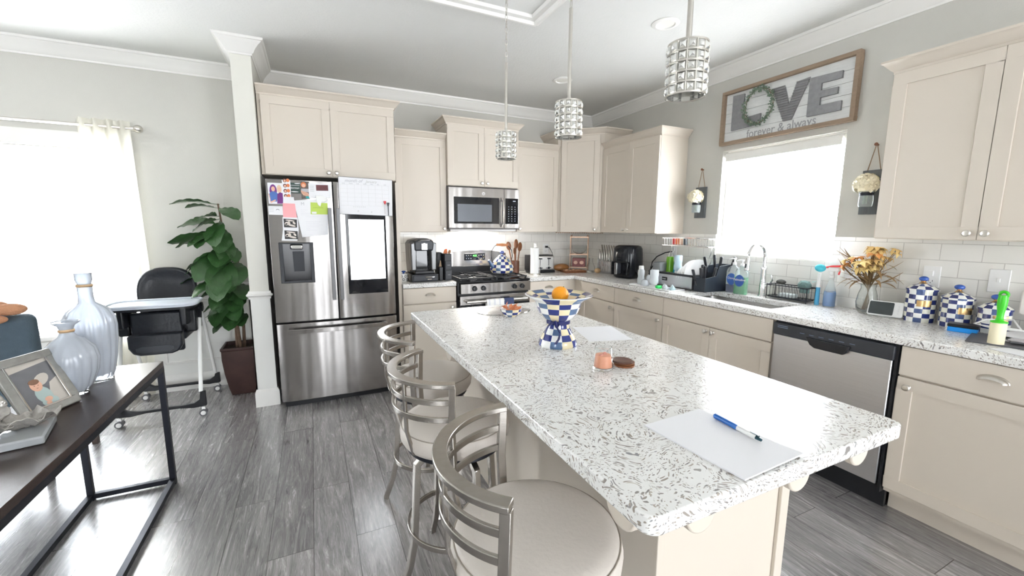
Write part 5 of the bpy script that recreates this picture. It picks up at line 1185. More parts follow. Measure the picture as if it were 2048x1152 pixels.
for s in (-1, 1): b = MB(); b.prism([(s*.118, .03), (s*.122, .285), (s*.066, .30), (s*.070, .03)], -.115, -.01, 'y'); b.build('side_column', gun, t, bevel=.010, seg=3)
b = MB(); b.prism([(-.085, .215), (.085, .215), (.095, .290), (.07, .322), (-.05, .322), (-.09, .30)], -.135, .0, 'y'); b.build('head', dark_grey, t, bevel=.014, seg=3)
b = MB(); b.bar([(-.055, -.138, .300), (-.03, -.150, .312), (.05, -.150, .315), (.085, -.120, .305)], .010, .008); b.cyl((-.0, -.143, .262), (.0, -.130, .262), .028); b.box(-.028, .028, -.146, -.12, .225, .285); b.build('spout_trim', chrome, t, bevel=.004)
b = MB(); b.box(-.09, .09, -.135, -.01, .0, .030); b.build('drip_tray', black, t, bevel=.006)
b = MB(); b.box(-.066, .066, -.03, -.018, .03, .215); b.build('cup_bay', black_gloss, t)
b = MB(); b.cyl((.16, .08, .0), (.16, .08, .21), .055, n=28) if False else b.prism([(.100, .0), (.130, .0), (.130, .24), (.110, .25)], .04, .14, 'y'); b.build('water_tank', mat('smoky_tank', (.3, .32, .34), .1, noise=.02, trans=.6), t, bevel=.01)
t = thing('counter_organizer', 'black counter caddy with two small drawers and orange packets, left of the stove', 'organizer', (-2.035, -.435, CT))
b = MB(); b.box(-.005, .064, -.09, .09, 0, .255); b.box(-.055, -.006, .0, .09, 0, .265); b.box(-.055, -.02, -.08, 0, 0, .13); b.build('body', black, t, bevel=.004)
for z in (.012, .105): b = MB(); b.box(.0, .062, -.098, -.088, z, z+.085); d_ = b.build('drawer', dark_grey, t, bevel=.003); b = MB(); b.box(.018, .044, -.103, -.098, z+.040, z+.046); b.build('pull', hm, d_)
t = thing('snack_packets', 'orange and brown snack packets standing in the black counter caddy', 'packets', (-2.005, -.435, CT+.256))
for i, (x, y, r, m) in enumerate(((-.018, -.04, .25, orange_p), (.0, -.02, -.2, mat('packet_red_orange', (.85, .16, .05), .4, noise=.1)), (.022, -.04, .3, mat('packet_brown', (.35, .18, .09), .5, noise=.3, nscale=50)))):
    b = MB(); b.box(-.016, .016, -.004, .004, 0, .036+.008*(i == 1)); o = b.build('packet', m, t, bevel=.003); o.location = (x, y, 0); o.rotation_euler = (.2, r, .3*i)
t = thing('wood_stirrers', 'bundle of pale wooden stir sticks leaning in the caddy left compartment', 'stir sticks', (-2.070, -.475, CT+.131))
for i in range(5): b = MB(); b.box(-.002, .002, -.0008, .0008, 0, .06); o = b.build('stick', mat('birch', (.66, .48, .32), .6, noise=.1), t); o.location = (i*.005-.01, i % 2*.006, 0); o.rotation_euler = (.1*i-.2, .25-.1*i, 0)
t = thing('spotted_canister', 'small white jar with black ring pattern and blue knob beside the fridge panel', 'canister', (-2.412, -.43, CT))
b = MB(); b.lathe([(0, 0), (.030, 0), (.038, .01), (.040, .05), (.036, .072), (0, .075)], 32, mf=lambda i, j: 0); b.build('body', whiteg, t)
b = MB()
for k in range(2):
    for j in range(7):
        a = 2*pi*(j+.5*k)/7; c = Vector((.0405*cos(a), .0405*sin(a), .022+k*.030)); u = Vector((-sin(a), cos(a), 0)); b.tube([c+u*.009*cos(q)+Vector((0, 0, .010*sin(q))) for q in [2*pi*i/14 for i in range(14)]], .0022, 5, closed=True)
o = b.build('ring_pattern', black, t); b = MB(); b.sph((0, 0, .092), .016, (1.3, 1.3, .6)); b.cyl((0, 0, .072), (0, 0, .086), .008); b.build('knob', mat('blue_glass_knob', (.06, .15, .55), .08), t)

# ================= kettle, crock, towel, toaster =================
t = thing('tea_kettle', 'blue and white checked enamel kettle with wooden handle on the stove', 'kettle', (-1.385, -.395, .948)); t.scale = (1.08, 1.08, 1.08)
kp = [(.080, 0), (.105, .006), (.114, .030), (.113, .055), (.104, .085), (.088, .112), (.066, .138), (.045, .155), (.038, .160)]
b = MB(); checked(b, kp, [(1, 2), (2, 3), (3, 4), (4, 5), (5, 6), (6, 7)], 15, 4); b.build('body', CH_M, t, smooth=60)
b = MB(); checked(b, [(.046, .155), (.044, .162), (.028, .174), (.010, .180), (0, .181)], [(0, 1), (1, 2), (2, 3)], 8, 4); ld = b.build('lid', CH_M, t, smooth=60)
b = MB(); b.sph((0, 0, .200), .019, (1.15, 1.15, .85)); b.cyl((0, 0, .18), (0, 0, .192), .007); b.build('knob', mat('blue_white_knob', (.12, .16, .45), .1, noise=.5, nscale=40, coat=.5), ld, smooth=60)
b = MB(); b.tube([(-.088, -.02, .055), (-.118, -.025, .080), (-.138, -.03, .112), (-.152, -.032, .132)], .020, 14, scl=[1.15, .9, .65, .52]); b.build('spout', CH_M[:1]+[navy], t, smooth=60) if False else b.build('spout', blueg, t, smooth=60)
b = MB(); b.tube([(-.095, 0, .100), (-.112, 0, .155), (-.108, 0, .215), (-.080, 0, .258), (-.055, 0, .272)], .004, 8); b.tube([(.095, 0, .100), (.112, 0, .155), (.104, 0, .215), (.080, 0, .250), (.06, 0, .264)], .004, 8); b.build('bail', black_steel, t)
b = MB(); b.M = Matrix.Translation((-.058, 0, .274)) @ Matrix.Rotation(rad(92), 4, 'Y'); b.lathe([(.010, 0), (.013, .006), (.011, .02), (.013, .035), (.015, .06), (.013, .085), (.011, .10), (.013, .112), (.010, .118)], 16); b.build('handle', mat('handle_orange_wood', (.60, .24, .10), .35, noise=.2, nscale=30), t, smooth=60)
t = thing('utensil_crock', 'brown utensil crock behind the checked kettle', 'crock', (-1.135, -.185, CT))
b = MB(); b.lathe([(0, 0), (.048, 0), (.052, .01), (.052, .14), (.047, .14), (.045, .02), (0, .015)], 28); b.build('pot', mat('crock_brown', (.12, .05, .03), .35, noise=.2), t)
for i, (dx, dy, top, rx, rz_, k, L) in enumerate(((-.015, .0, .34, .030, .048, -.28, 'wooden spoon leaning left in the crock behind the kettle'), (.01, .01, .36, .030, .055, .05, 'upright dark wooden spoon in the middle of the crock'), (.02, -.008, .33, .036, .052, .26, 'wide reddish wooden spatula leaning right in the crock'), (.0, -.02, .27, .028, .040, -.12, 'short wooden ladle in front of the other crock utensils'))):
    t2 = thing('wooden_utensil', L, 'wooden spoon', (-1.135+dx, -.185+dy, CT+.02), 0, 'wooden utensils in the crock'); t2.rotation_euler = (0, k*.75, .2*i)
    b = MB(); b.cyl((0, 0, 0), (0, 0, top-rz_*1.6), .006, .007, n=10); b.sph((0, 0, top-rz_), rz_, (rx/rz_, .18, 1), 18, 12); b.build('spoon', copperwood, t2, smooth=60)
t = thing('paper_towel_holder', 'white paper towel roll on a metal stand in front of the toaster', 'paper towel', (-.990, -.385, CT))
b = MB(); b.cyl((0, 0, 0), (0, 0, .010), .068, n=32); b.cyl((0, 0, .01), (0, 0, .315), .006); b.cyl((0, 0, .315), (0, 0, .325), .012, .010); b.box(-.015, .015, -.004, .004, .300, .335); b.cyl((.065, 0, .01), (.065, 0, .12), .003); b.build('stand', nickel, t)
b = MB(); b.lathe([(.019, .012), (.046, .012), (.0465, .016), (.0465, .286), (.046, .290), (.019, .290), (.019, .012)], 36, cap=False); b.build('roll', mat('paper_towel', (.87, .87, .86), .9, noise=.02, bump=.4, bscale=200), t, smooth=50)
t = thing('toaster', 'four-slot chrome toaster with two black levers beside the paper towel roll', 'toaster', (-.81, -.20, CT))
b = MB(); b.box(-.145, .135, -.085, .085, .028, .192); b.build('body', mat('toaster_satin', (.78, .77, .75), .35, .75, noise=.02), t, bevel=.02, seg=4)
b = MB(); b.box(-.152, .142, -.09, .09, .0, .030); b.box(-.165, -.140, -.088, .088, .02, .20); b.build('base', black, t, bevel=.006)
b = MB(); b.box(-.135, .125, -.070, .070, .190, .200); tp_ = b.build('top_plate', black, t, bevel=.004)
for y in (-.045, .03): b = MB(); b.box(-.11, .10, y, y+.016, .198, .2006); b.build('slot', dark_grey, tp_)
for x in (-.055, .055):
    b = MB(); b.box(x-.003, x+.003, -.0875, -.084, .08, .17); b.box(x-.018, x+.018, -.105, -.085, .155, .168); b.build('lever', black, t, bevel=.002)
    b = MB(); b.cyl((x, -.085, .055), (x, -.098, .055), .014, n=18)
    for k in (-1, 1): b.cyl((x+k*.028, -.085, .055), (x+k*.028, -.089, .055), .006, n=12)
    b.build('dial', dark_grey, t)
b = MB(); b.tube([(-.64, -.025, 1.195), (-.61, -.05, 1.185), (-.58, -.07, 1.12), (-.575, -.08, 1.02), (-.62, -.09, .94), (-.68, -.10, .93)], .0035, 8); b.box(-.652, -.628, -.045, -.019, 1.183, 1.207); tag(b.build('power_cord', black), 'black toaster cord plugged into the back wall outlet', 'cord')
# bread and pastries
rnd2 = random.Random(9)
t = thing('bread_bag', 'amber brown bag of bread lying right of the toaster', 'bread', (-.53, -.20, CT))
b = MB(); b.sph((0, 0, .045), .05, (2.1, 1.2, .9), 24, 14); b.build('loaf', mat('bread_crust', (.34, .15, .05), .35, noise=.35, nscale=25, bump=.5, bscale=20, coat=.4), t, smooth=80)
b = MB(); b.cyl((-.10, 0, .05), (-.13, -.01, .065), .012, .022, n=10); b.build('tied_end', mat('bread_bag_film', (.55, .35, .18), .2, noise=.1), t)
def ball_row(n, r, m, loc, name, label, spread):
    t = thing(name, label, 'snack box', loc)
    return t
t = thing('wood_tray', 'flat brown wooden tray of nuts in front of the tiered stand', 'tray', (-.475, -.375, CT), rad(-8))
b = MB(); b.box(-.13, .13, -.07, .07, 0, .008); frame_box(b, -.13, .13, 0, .0, 0, 0, 0) if False else None; b.build('base', copperwood, t, bevel=.002)
b = MB()
for (x0, x1, y0, y1) in ((-.13, .13, -.07, -.062), (-.13, .13, .062, .07), (-.13, -.122, -.062, .062), (.122, .13, -.062, .062)): b.box(x0, x1, y0, y1, .008, .026)
b.build('rim', copperwood, t)
b = MB()
for i in range(60): b.sph((rnd2.uniform(-.112, .112), rnd2.uniform(-.052, .052), .018+rnd2.uniform(0, .012)), rnd2.uniform(.008, .012), (1.2, 1, .8), 8, 6)
o = b.build('nuts', mat('mixed_nuts', (.48, .26, .15), .6, noise=.5, nscale=30), t); o['kind'] = 'stuff'
# tiered stand
rose = mat('rose_gold', (.46, .31, .22), .35, .85, noise=.1, nscale=40)
t = thing('tiered_stand', 'tall rose gold tiered rack in the corner under the diagonal cabinet', 'rack', (-.335, -.275, CT), rad(-38))
for (x, y) in ((-.10, -.07), (.10, -.07), (-.10, .07), (.10, .07)): b = MB(); b.tube([(x, y, 0), (x, y, .40), (x*.9, y*.9, .425)], .005, 8); b.build('post', rose, t)
for z in (.05, .20, .40):
    b = MB(); b.bar([(-.105, -.075, z), (.105, -.075, z), (.105, .075, z), (-.105, .075, z)], .004, .010, closed=True)
    for i in range(7): b.cyl((-.09+i*.03, -.075, z), (-.09+i*.03, .075, z), .0015, n=6)
    b.build('shelf', rose, t)
t2 = thing('glass_bowl', 'round clear glass bowl on the middle shelf of the tiered rack', 'bowl', (-.335, -.275, CT+.2055))
b = MB(); b.lathe([(0, 0), (.04, 0), (.075, .03), (.088, .07), (.090, .10), (.087, .10), (.084, .07), (.071, .033), (.038, .006), (0, .006)], 36); b.build('bowl', glass, t2, smooth=60)
t2 = thing('egg_box', 'dark pink box with pale rounds on the lowest shelf of the tiered rack', 'box', (-.335, -.275, CT+.056), rad(-38))
b = MB(); b.box(-.075, .075, -.06, .06, 0, .10); b.build('box', mat('mauve_box', (.24, .08, .08), .5, noise=.15), t2, bevel=.002)
b = MB(); [b.sph((x, -.061, .05), .022, (1.1, .25, 1), 14, 8) for x in (-.035, .035)]; b.build('round_prints', mat('print_cream_pink', (.75, .50, .40), .5, noise=.1), t2)
b = MB()
for i in range(22):
    q = i/21; p = Vector((-.69, -.335, 1.366)).lerp(Vector((-.335, -.70, 1.366)), q) ; b.sph(p, .007, (1, 1, .7), 8, 6)
b.tube([(-.70, -.33, 1.369), (-.33, -.705, 1.369)], .0025, 6)
tag(b.build('garland', rose), 'thin rose gold bead garland along the bottom of the diagonal cabinet', 'garland')
# round bun and clear jar
b = MB(); b.sph((0, 0, .028), .036, (1, 1, .78), 20, 12); o = b.build('bread_roll', mat('bun_tan', (.58, .38, .20), .7, noise=.25, nscale=30, bump=.4), smooth=80); o.location = (-.265, -.545, CT); tag(o, 'small round tan roll in front of the knife block', 'bread')
t = thing('glass_jar', 'clear glass jug left of the knife block', 'jar', (-.295, -.455, CT+.0008))
b = MB(); b.lathe([(0, 0), (.042, 0), (.050, .02), (.046, .07), (.026, .11), (.022, .15), (.026, .165), (.023, .165), (.019, .15), (.023, .11), (.043, .07), (.047, .022), (0, .006)], 30); b.build('jar', glass, t, smooth=60)
# knife block
t = thing('knife_block', 'clear acrylic block holding a row of steel-handled knives', 'knife block', (-.175, -.60, CT), -pi/2)
b = MB(); b.prism([(-.125, 0), (.125, 0), (.125, .14), (-.125, .16)], -.045, .045, 'y'); b.build('holder', mat('clear_acrylic_grey', (.86, .87, .88), .06, trans=.85, noise=.01), t, bevel=.006)
kn = mat('knife_steel', (.62, .60, .58), .22, 1, noise=.05)
k = 0
for row in range(2):
    for i in range(5+row):
        x = -.10+i*.042+row*-.012; z0 = .165 if row == 0 else .215
        q = thing('kitchen_knife', ('first', 'second', 'third', 'fourth', 'fifth', 'sixth')[i]+' steel-handled knife from the left in the '+('front' if row == 0 else 'rear')+' row of the acrylic block', 'knife', (-.175+(-.02 if row == 0 else .018), -.60-x, CT+z0-.03), -pi/2, 'knives standing in the acrylic block')
        q.rotation_euler = (rad(-6), rad(-14), -pi/2)
        b = MB(); b.sweep([(0, 0, .0), (0, 0, .02), (.004, 0, .07), (.0, 0, .115), (-.006, 0, .135)], [(.0105*cos(a), .008*sin(a)) for a in [2*pi*j/12 for j in range(12)]], scl=[.8, .9, 1.15, 1.0, .7]); b.build('handle', kn, q, smooth=60)
        b = MB(); b.box(-.007, .007, -.001, .001, -.11, 0); b.build('blade', chrome, q); k += 1

# ================= air fryer =================
t = thing('air_fryer', 'glossy black rounded air fryer with silver-edged basket handle in the corner', 'air fryer', (-.245, -1.02, CT), rad(-74))
b = MB(); n = 40
def sup(r, e=.55): return lambda a, z: 1/((abs(cos(a))**(2/e)+abs(sin(a))**(2/e))**(e/2))
bk = mat('air_fryer_black', (.012, .014, .018), .16, noise=.1)
b.lathe([(.10, 0), (.122, .012), (.134, .06), (.137, .15), (.134, .24), (.128, .30), (.115, .325), (.09, .335), (0, .338)], 64, rf=sup(1, .7)); b.build('body', bk, t, smooth=60)
b = MB(); P = [(-.095, .035), (.095, .035), (.10, .16), (.09, .175), (-.09, .175), (-.10, .16)]; b.prism(P, -.150, -.10, 'y'); dw = b.build('basket_front', black_gloss, t, bevel=.01, seg=3)
b = MB(); b.box(-.022, .022, -.205, -.145, .055, .160); b.build('basket_handle', dark_grey, dw, bevel=.008, seg=3)
b = MB(); b.box(-.014, .014, -.210, -.203, .050, .165); b.build('handle_trim', mat('bright_handle_silver', (.75, .75, .76), .2, 1, noise=.02), dw, bevel=.003)
b = MB(); b.box(-.03, .03, -.146, -.138, .20, .206); b.build('logo_bar', chrome, t)
b = MB(); b.tube([(-.07, -1.165, .926), (-.11, -1.19, .965), (-.12, -1.215, 1.01), (-.12, -1.25, 1.055), (-.12, -1.272, 1.04), (-.115, -1.265, .995), (-.11, -1.235, .965), (-.105, -1.21, .985), (-.105, -1.205, 1.03), (-.11, -1.225, 1.09), (-.09, -1.265, 1.145), (-.05, -1.33, 1.185), (-.022, -1.39, 1.20)], .0055, 8); b.tube([(-.10, -1.19, .96), (-.115, -1.225, 1.00), (-.12, -1.262, 1.022), (-.11, -1.25, .975), (-.10, -1.22, .955)], .0055, 8); tag(b.build('power_cord', black, smooth=80), 'thick black looped cord between the air fryer and the dish rack', 'cord')

# ================= drying tray with bottles =================
t = thing('drying_tray', 'thin white drying tray at the counter edge holding baby bottles', 'tray', (-.515, -1.70, CT))
b = MB(); b.box(-.085, .085, -.235, .235, .0005, .006); b.build('base', white_p, t, bevel=.002)
b = MB(); b.bar([(-.085, -.235, .008), (.085, -.235, .008), (.085, .235, .008), (-.085, .235, .008)], .005, .007, closed=True); b.build('rim', white_p, t)
bpl = mat('bottle_plastic', (.86, .90, .93), .15, noise=.03, trans=.55, ior=1.3)
def bottle(loc, r, h, label, capm=white_p, inv=False, m=bpl, cap=True):
    t = thing('baby_bottle', label, 'bottle', loc, 0, 'baby bottles drying beside the sink')
    p = [(0, 0), (r*.92, 0), (r, .006), (r, h*.30), (r*.9, h*.42), (r, h*.55), (r*.98, h*.74), (r*.70, h*.82), (r*.70, h*.86)]
    b = MB(); b.lathe(p, 28); b.build('body', m, t, smooth=60)
    if cap: b = MB(); b.lathe([(r*.74, h*.82), (r*.76, h*.84), (r*.74, h*.98), (r*.6, h), (0, h)], 24); b.build('cap', capm, t, smooth=50)
    if inv: t.rotation_euler = (pi, 0, 0); t.location.z += h
    return t
bottle((-.492, -1.492, CT+.0065), .030, .165, 'tall clear baby bottle with white cap at the left end of the drying tray')
bottle((-.455, -1.555, CT+.0065), .024, .10, 'short clear bottle just right of the tall capped baby bottle', cap=False)
bottle((-.535, -1.700, CT+.0065), .037, .150, 'wide frosted upside-down baby bottle in the middle of the drying tray', inv=True, cap=False)
b = MB(); b.lathe([(.034, 0), (.033, .02), (.026, .045), (.014, .053), (0, .054)], 24, cap=False); o = b.build('domed_cover', bpl, smooth=60, solid=.0015); o.location = (-.548, -1.600, CT+.0065); tag(o, 'clear domed cover between the two taller baby bottles', 'cap')
b = MB(); b.box(-.024, .024, -.018, .018, 0, .026); o = b.build('green_bottle_collar', mat('bright_green_plastic', (.03, .62, .12), .3, noise=.05), bevel=.008); o.location = (-.555, -1.775, CT+.0065); tag(o, 'small bright green plastic piece on the drying tray', 'bottle part')
for i, (x, y, r, L) in enumerate(((-.50, -1.785, .024, 'clear bottle ring behind the green piece on the tray'), (-.545, -1.845, .027, 'clear bottle ring right of the green piece on the tray'), (-.485, -1.855, .022, 'small clear nipple ring at the back right of the tray'), (-.530, -1.905, .024, 'pale blue clear ring at the right end of the drying tray'))):
    b = MB(); b.lathe([(r, 0), (r*.95, .016), (r*.6, .020), (r*.45, .026), (r*.2, .038), (0, .040)], 20, cap=False); o = b.build('bottle_ring', bpl if i != 3 else mat('pale_blue_plastic', (.62, .82, .88), .2, noise=.02, trans=.4), smooth=60, solid=.0012); o.location = (x, y, CT+.0065); tag(o, L, 'bottle part', 'clear bottle rings on the drying tray')

# ================= dish rack =================
RX0, RX1, RY0, RY1 = -.385, -.13, -1.965, -1.49
t = thing('dish_rack', 'stainless dish rack with black rim and raised wire shelf, left of the sink', 'dish rack', (0, 0, 0))
b = MB(); slab(b, [RX0, RX0+.004, RX1-.004, RX1], [RY0, RY0+.004, RY1-.004, RY1], {(1, 1)}, CT+.012, CT+.115); b.build('side_panels', steel2, t)
b = MB(); b.bar([(RX0, RY0, CT+.120), (RX1, RY0, CT+.120), (RX1, RY1, CT+.120), (RX0, RY1, CT+.120)], .020, .018, closed=True); b.build('rim', black, t, bevel=.003)
b = MB(); b.box(RX0+.004, RX1-.004, RY0+.004, RY1-.004, CT+.012, CT+.020); b.build('drip_tray', dark_grey, t)
for (x, y) in ((RX0+.01, RY0+.01), (RX1-.01, RY0+.01), (RX0+.01, RY1-.01), (RX1-.01, RY1-.01)): b = MB(); b.cyl((x, y, CT), (x, y, CT+.013), .008); b.build('foot', black, t)
b = MB(); b.box(RX0-.001, RX0+.0, -1.70, -1.64, CT+.055, CT+.085); np_ = b.build('badge', black, t)
text('simple', .016, 'lettering', white_p, np_, (RX0-.0015, -1.645, CT+.065), (pi/2, 0, -pi/2))
wire = mat('wire_chrome', (.80, .80, .80), .15, 1, noise=.02)
for y in (RY1-.02, RY0+.02):
    for dx in (0, .04): b = MB(); b.tube([(-.17-dx, y, CT+.12), (-.17-dx, y, CT+.20), (-.13-dx, y-.006, CT+.30), (-.12-dx, y-.01, CT+.36)], .0042, 8); b.build('shelf_post', wire, t)
b = MB(); b.bar([(-.22, RY0, CT+.355), (-.06, RY0, CT+.355), (-.06, RY1+.03, CT+.355), (-.22, RY1+.03, CT+.355)], .006, .006, closed=True)
b.bar([(-.22, RY0, CT+.42), (-.06, RY0, CT+.42), (-.06, RY1+.03, CT+.42), (-.22, RY1+.03, CT+.42)], .005, .005, closed=True)
for i in range(16):
    y = RY0+.02+i*.031; b.tube([(-.22, y, CT+.42), (-.215, y, CT+.355), (-.065, y, CT+.355), (-.06, y, CT+.42)], .0018, 5)
b.build('wire_shelf', wire, t)
b = MB()
for i in range(11): y = RY0+.05+i*.035; b.tube([(-.34, y, CT+.03), (-.34, y, CT+.10), (-.30, y, CT+.115), (-.18, y, CT+.115), (-.16, y, CT+.03)], .0018, 5)
b.build('plate_wires', wire, t)
# things in the rack
pl = mat('white_china', (.86, .86, .85), .15, noise=.01, coat=.5)
for i, (y, r) in enumerate(((-1.78, .085), (-1.82, .088), (-1.86, .112), (-1.90, .115))):
    b = MB(); b.lathe([(0, 0), (r*.6, 0), (r*.7, .006), (r, .016), (r, .019), (r*.68, .010), (0, .004)], 40); o = b.build('dinner_plate', pl, smooth=50); o.location = (-.27, y, CT+.026+r); o.rotation_euler = (rad(97), 0, rad(-18))
    tag(o, ('smaller white plate standing toward the left in the dish rack', 'smaller white plate leaning on the large plates', 'large white plate standing inside the dish rack', 'rearmost large white plate beside the black utensil caddy')[i], 'plate', 'white plates standing in the dish rack')
def cup_(loc, r, h, m, label, name='tumbler', cat='cup', inv=True, sub=None):
    t = thing(name, label, cat, loc); b = MB(); b.lathe([(0, 0), (r*.8, 0), (r, h), (r*.93, h), (r*.74, .004), (0, .004)], 28); b.build('cup', m, t, smooth=50)
    if inv: t.rotation_euler = (pi, 0, 0); t.location.z += h
    return t
b = MB(); b.box(-.055, .055, -.045, .045, 0, .085); o = b.build('grey_container', mat('grey_container_plastic', (.20, .21, .22), .5, noise=.05), bevel=.008); o.location = (-.30, -1.530, CT+.118); tag(o, 'square grey plastic tub upside down at the left end of the dish rack', 'container')
cup_((-.24, -1.580, CT+.118), .038, .135, mat('lime_plastic', (.28, .68, .05), .15, noise=.1, trans=.35), 'lime green plastic tumbler upside down in the dish rack')
cup_((-.235, -1.662, CT+.118), .034, .150, mat('teal_plastic', (.03, .36, .46), .2, noise=.1, trans=.2), 'teal tumbler between the lime cup and the frosted bottle')
bottle((-.315, -1.745, CT+.112), .034, .165, 'frosted blue-white bottle upside down in the dish rack', inv=True, m=mat('frosted_blue_plastic', (.66, .82, .92), .25, noise=.04, trans=.35))
for i in range(3):
    b = MB(); b.box(-.04, .04, -.003, .003, 0, .075); o = b.build('saucer', pl, bevel=.002); o.location = (-.345, -1.800-i*.025, CT+.075); o.rotation_euler = (rad(14), 0, rad(-10)); tag(o, ('left', 'middle', 'right')[i]+' one of three small pale dishes at the front of the rack', 'dish', 'small dishes at the front of the rack')
# on the raised shelf
for i, (y, m, L) in enumerate(((-1.52, 'shelf_cup_red', 'red cup on the raised wire shelf'), (-1.56, 'shelf_cup_coral', 'coral orange cup on the raised wire shelf'), (-1.60, 'shelf_cup_peach', 'pale peach cup on the raised wire shelf'), (-1.65, 'shelf_cup_dark', 'dark cup on the raised wire shelf'))):
    c = ((.75, .06, .05), (.85, .22, .08), (.85, .55, .40), (.05, .06, .07))[i]; cup_((-.14, y, CT+.362), .019, .06, mat(m, c, .3, noise=.05), L)
# utensil caddy
t = thing('utensil_caddy', 'black slanted utensil caddy hooked to the right end of the dish rack', 'utensil caddy', (-.375, -2.032, CT+.004))
S1 = [(0, 0), (.285, 0), (.285, .215), (.15, .205), (.12, .125), (0, .112)]
b = MB(); b.prism(S1, -.054, -.049, 'y'); b.prism(S1, .049, .054, 'y'); b.box(0, .285, -.054, .054, 0, .005); b.box(0, .005, -.05, .05, 0, .112); b.box(.28, .285, -.05, .05, 0, .215); b.box(.13, .135, -.05, .05, 0, .15)
b.build('caddy', mat('black_caddy', (.022, .028, .038), .35, noise=.1), t, bevel=.002)
fk = mat('black_handle', (.02, .022, .028), .3, noise=.1)
uts = [(.02, .03, .185, -38, 0), (.035, .01, .19, -22, 6), (.05, -.01, .20, -8, 0), (.07, .02, .205, 4, -8), (.09, -.03, .19, 16, 5), (.16, .03, .275, -20, -6), (.19, .0, .285, -6, -4), (.22, .03, .27, 2, 8), (.25, -.02, .28, 12, 14)]
for i, (x, y, L, ry, rx) in enumerate(uts):
    q = thing('table_utensil', ('leftmost', 'second', 'middle', 'fourth', 'rightmost', 'leftmost', 'second', 'third', 'rightmost')[i]+' black-handled tool in the '+('low front section' if i < 5 else 'tall rear section')+' of the utensil caddy', 'utensil', (-.375+x, -2.032+y, CT+.012), 0, 'black-handled tools in the '+('front' if i < 5 else 'rear')+' of the utensil caddy')
    q.rotation_euler = (rad(rx), rad(ry*.6), 0)
    b = MB(); b.sweep([(0, 0, L*.45), (0, 0, L*.7), (0, 0, L*.98), (0, 0, L)], [(.0125*cos(a), .007*sin(a)) for a in [2*pi*j/12 for j in range(12)]], scl=[.6, 1, 1.15, .6]); b.build('handle', fk, q, smooth=60)
    b = MB(); b.box(-.004, .004, -.001, .001, 0, L*.46); b.build('shank', kn, q)

# ================= sink things =================
t = thing('kitchen_faucet', 'tall chrome gooseneck faucet with pull-down head and side lever', 'faucet', (-.085, -2.362, CT))
b = MB(); b.lathe([(.030, 0), (.030, .006), (.024, .012), (.023, .09), (.021, .12), (.020, .20), (.023, .215), (.018, .225)], 28); b.build('body', chrome, t, smooth=50)
b = MB(); pts = [(0, 0, .22), (0, 0, .29)]+[(-.095+.095*cos(a), 0, .30+.095*sin(a)) for a in [pi*i/14 for i in range(1, 14)]]+[(-.19, 0, .29)]; b.tube(pts, .0125, 14); b.build('gooseneck', chrome, t, smooth=60)
b = MB(); b.cyl((-.19, 0, .295), (-.196, 0, .235), .0145, .018, n=20); b.cyl((-.196, 0, .235), (-.198, 0, .205), .018, .021, n=20); h_ = b.build('spray_head', chrome, t, smooth=40)
b = MB(); b.cyl((-.198, 0, .205), (-.1983, 0, .202), .018, n=18); b.box(-.216, -.210, -.006, .006, .222, .252); b.build('spray_button', dark_grey, h_)
b = MB(); b.cyl((0, -.02, .085), (0, -.055, .095), .013, .016, n=16); b.tube([(0, -.05, .095), (0, -.07, .125), (0, -.065, .165)], .007, 10); b.build('lever', chrome, t, smooth=50)
def soap(loc, w, d, h, liquid_h, liq, label, lb_text, lbm):
    t = thing('soap_bottle', label, 'soap bottle', loc, -pi/2+.15)
    clear = mat('soap_bottle_clear', (.90, .95, .95), .08, noise=.01, trans=.8, ior=1.25)
    def sec(z, k): return [(w/2*k*cos(a)*(1/(max(abs(cos(a)), abs(sin(a)))**.55)), d/2*k*sin(a)*(1/(max(abs(cos(a)), abs(sin(a)))**.55)), z) for a in [2*pi*j/32 for j in range(32)]]
    def loft(b, lv):
        vs = []; fs = []
        for z, k in lv: vs += sec(z, k)
        for i in range(len(lv)-1):
            for j in range(32): q = (j+1) % 32; fs.append((i*32+j, i*32+q, (i+1)*32+q, (i+1)*32+j))
        fs += [tuple(range(31, -1, -1)), tuple((len(lv)-1)*32+j for j in range(32))]; b.add(vs, fs)
    b = MB(); loft(b, [(0, .9), (.006, 1), (h*.62, 1), (h*.72, .8), (h*.78, .35), (h*.84, .24)]); b.build('bottle', clear, t, smooth=50)
    b = MB(); loft(b, [(.004, .86), (.008, .95), (liquid_h, .95)]); b.build('liquid', liq, t, smooth=50)
    b = MB(); b.cyl((0, 0, h*.82), (0, 0, h*.88), .014); b.cyl((0, 0, h*.88), (0, 0, h*.97), .005); b.cyl((0, 0, h*.96), (0, 0, h), .011, .013); b.tube([(0, 0, h*.98), (-.02, -.005, h*.985), (-.038, -.008, h*.96)], .0045, 8); b.build('pump', white_p, t)
    b = MB(); b.prism(ell(0, h*.40, w*.36, h*.17, 24), -d/2*1.06, -d/2*1.04, 'y'); lb = b.build('label_sticker', lbm, t)
    text(lb_text, w*.24, 'lettering', white_p, lb, (0, -d/2*1.07, h*.40), align='CENTER')
soap((-.135, -2.150, CT), .105, .060, .275, .065, mat('navy_soap', (.01, .03, .20), .1, noise=.05), 'clear pump soap bottle with navy base and white-blue label, left of the green soap', 'Dawn', mat('label_blue', (.06, .16, .50), .4, noise=.05))
soap((-.165, -2.240, CT), .100, .055, .270, .135, mat('green_soap', (.10, .68, .28), .12, noise=.05, trans=.4), 'pump soap bottle half full of bright green soap beside the faucet', 'Palmolive', mat('label_navy', (.03, .10, .36), .4, noise=.05))
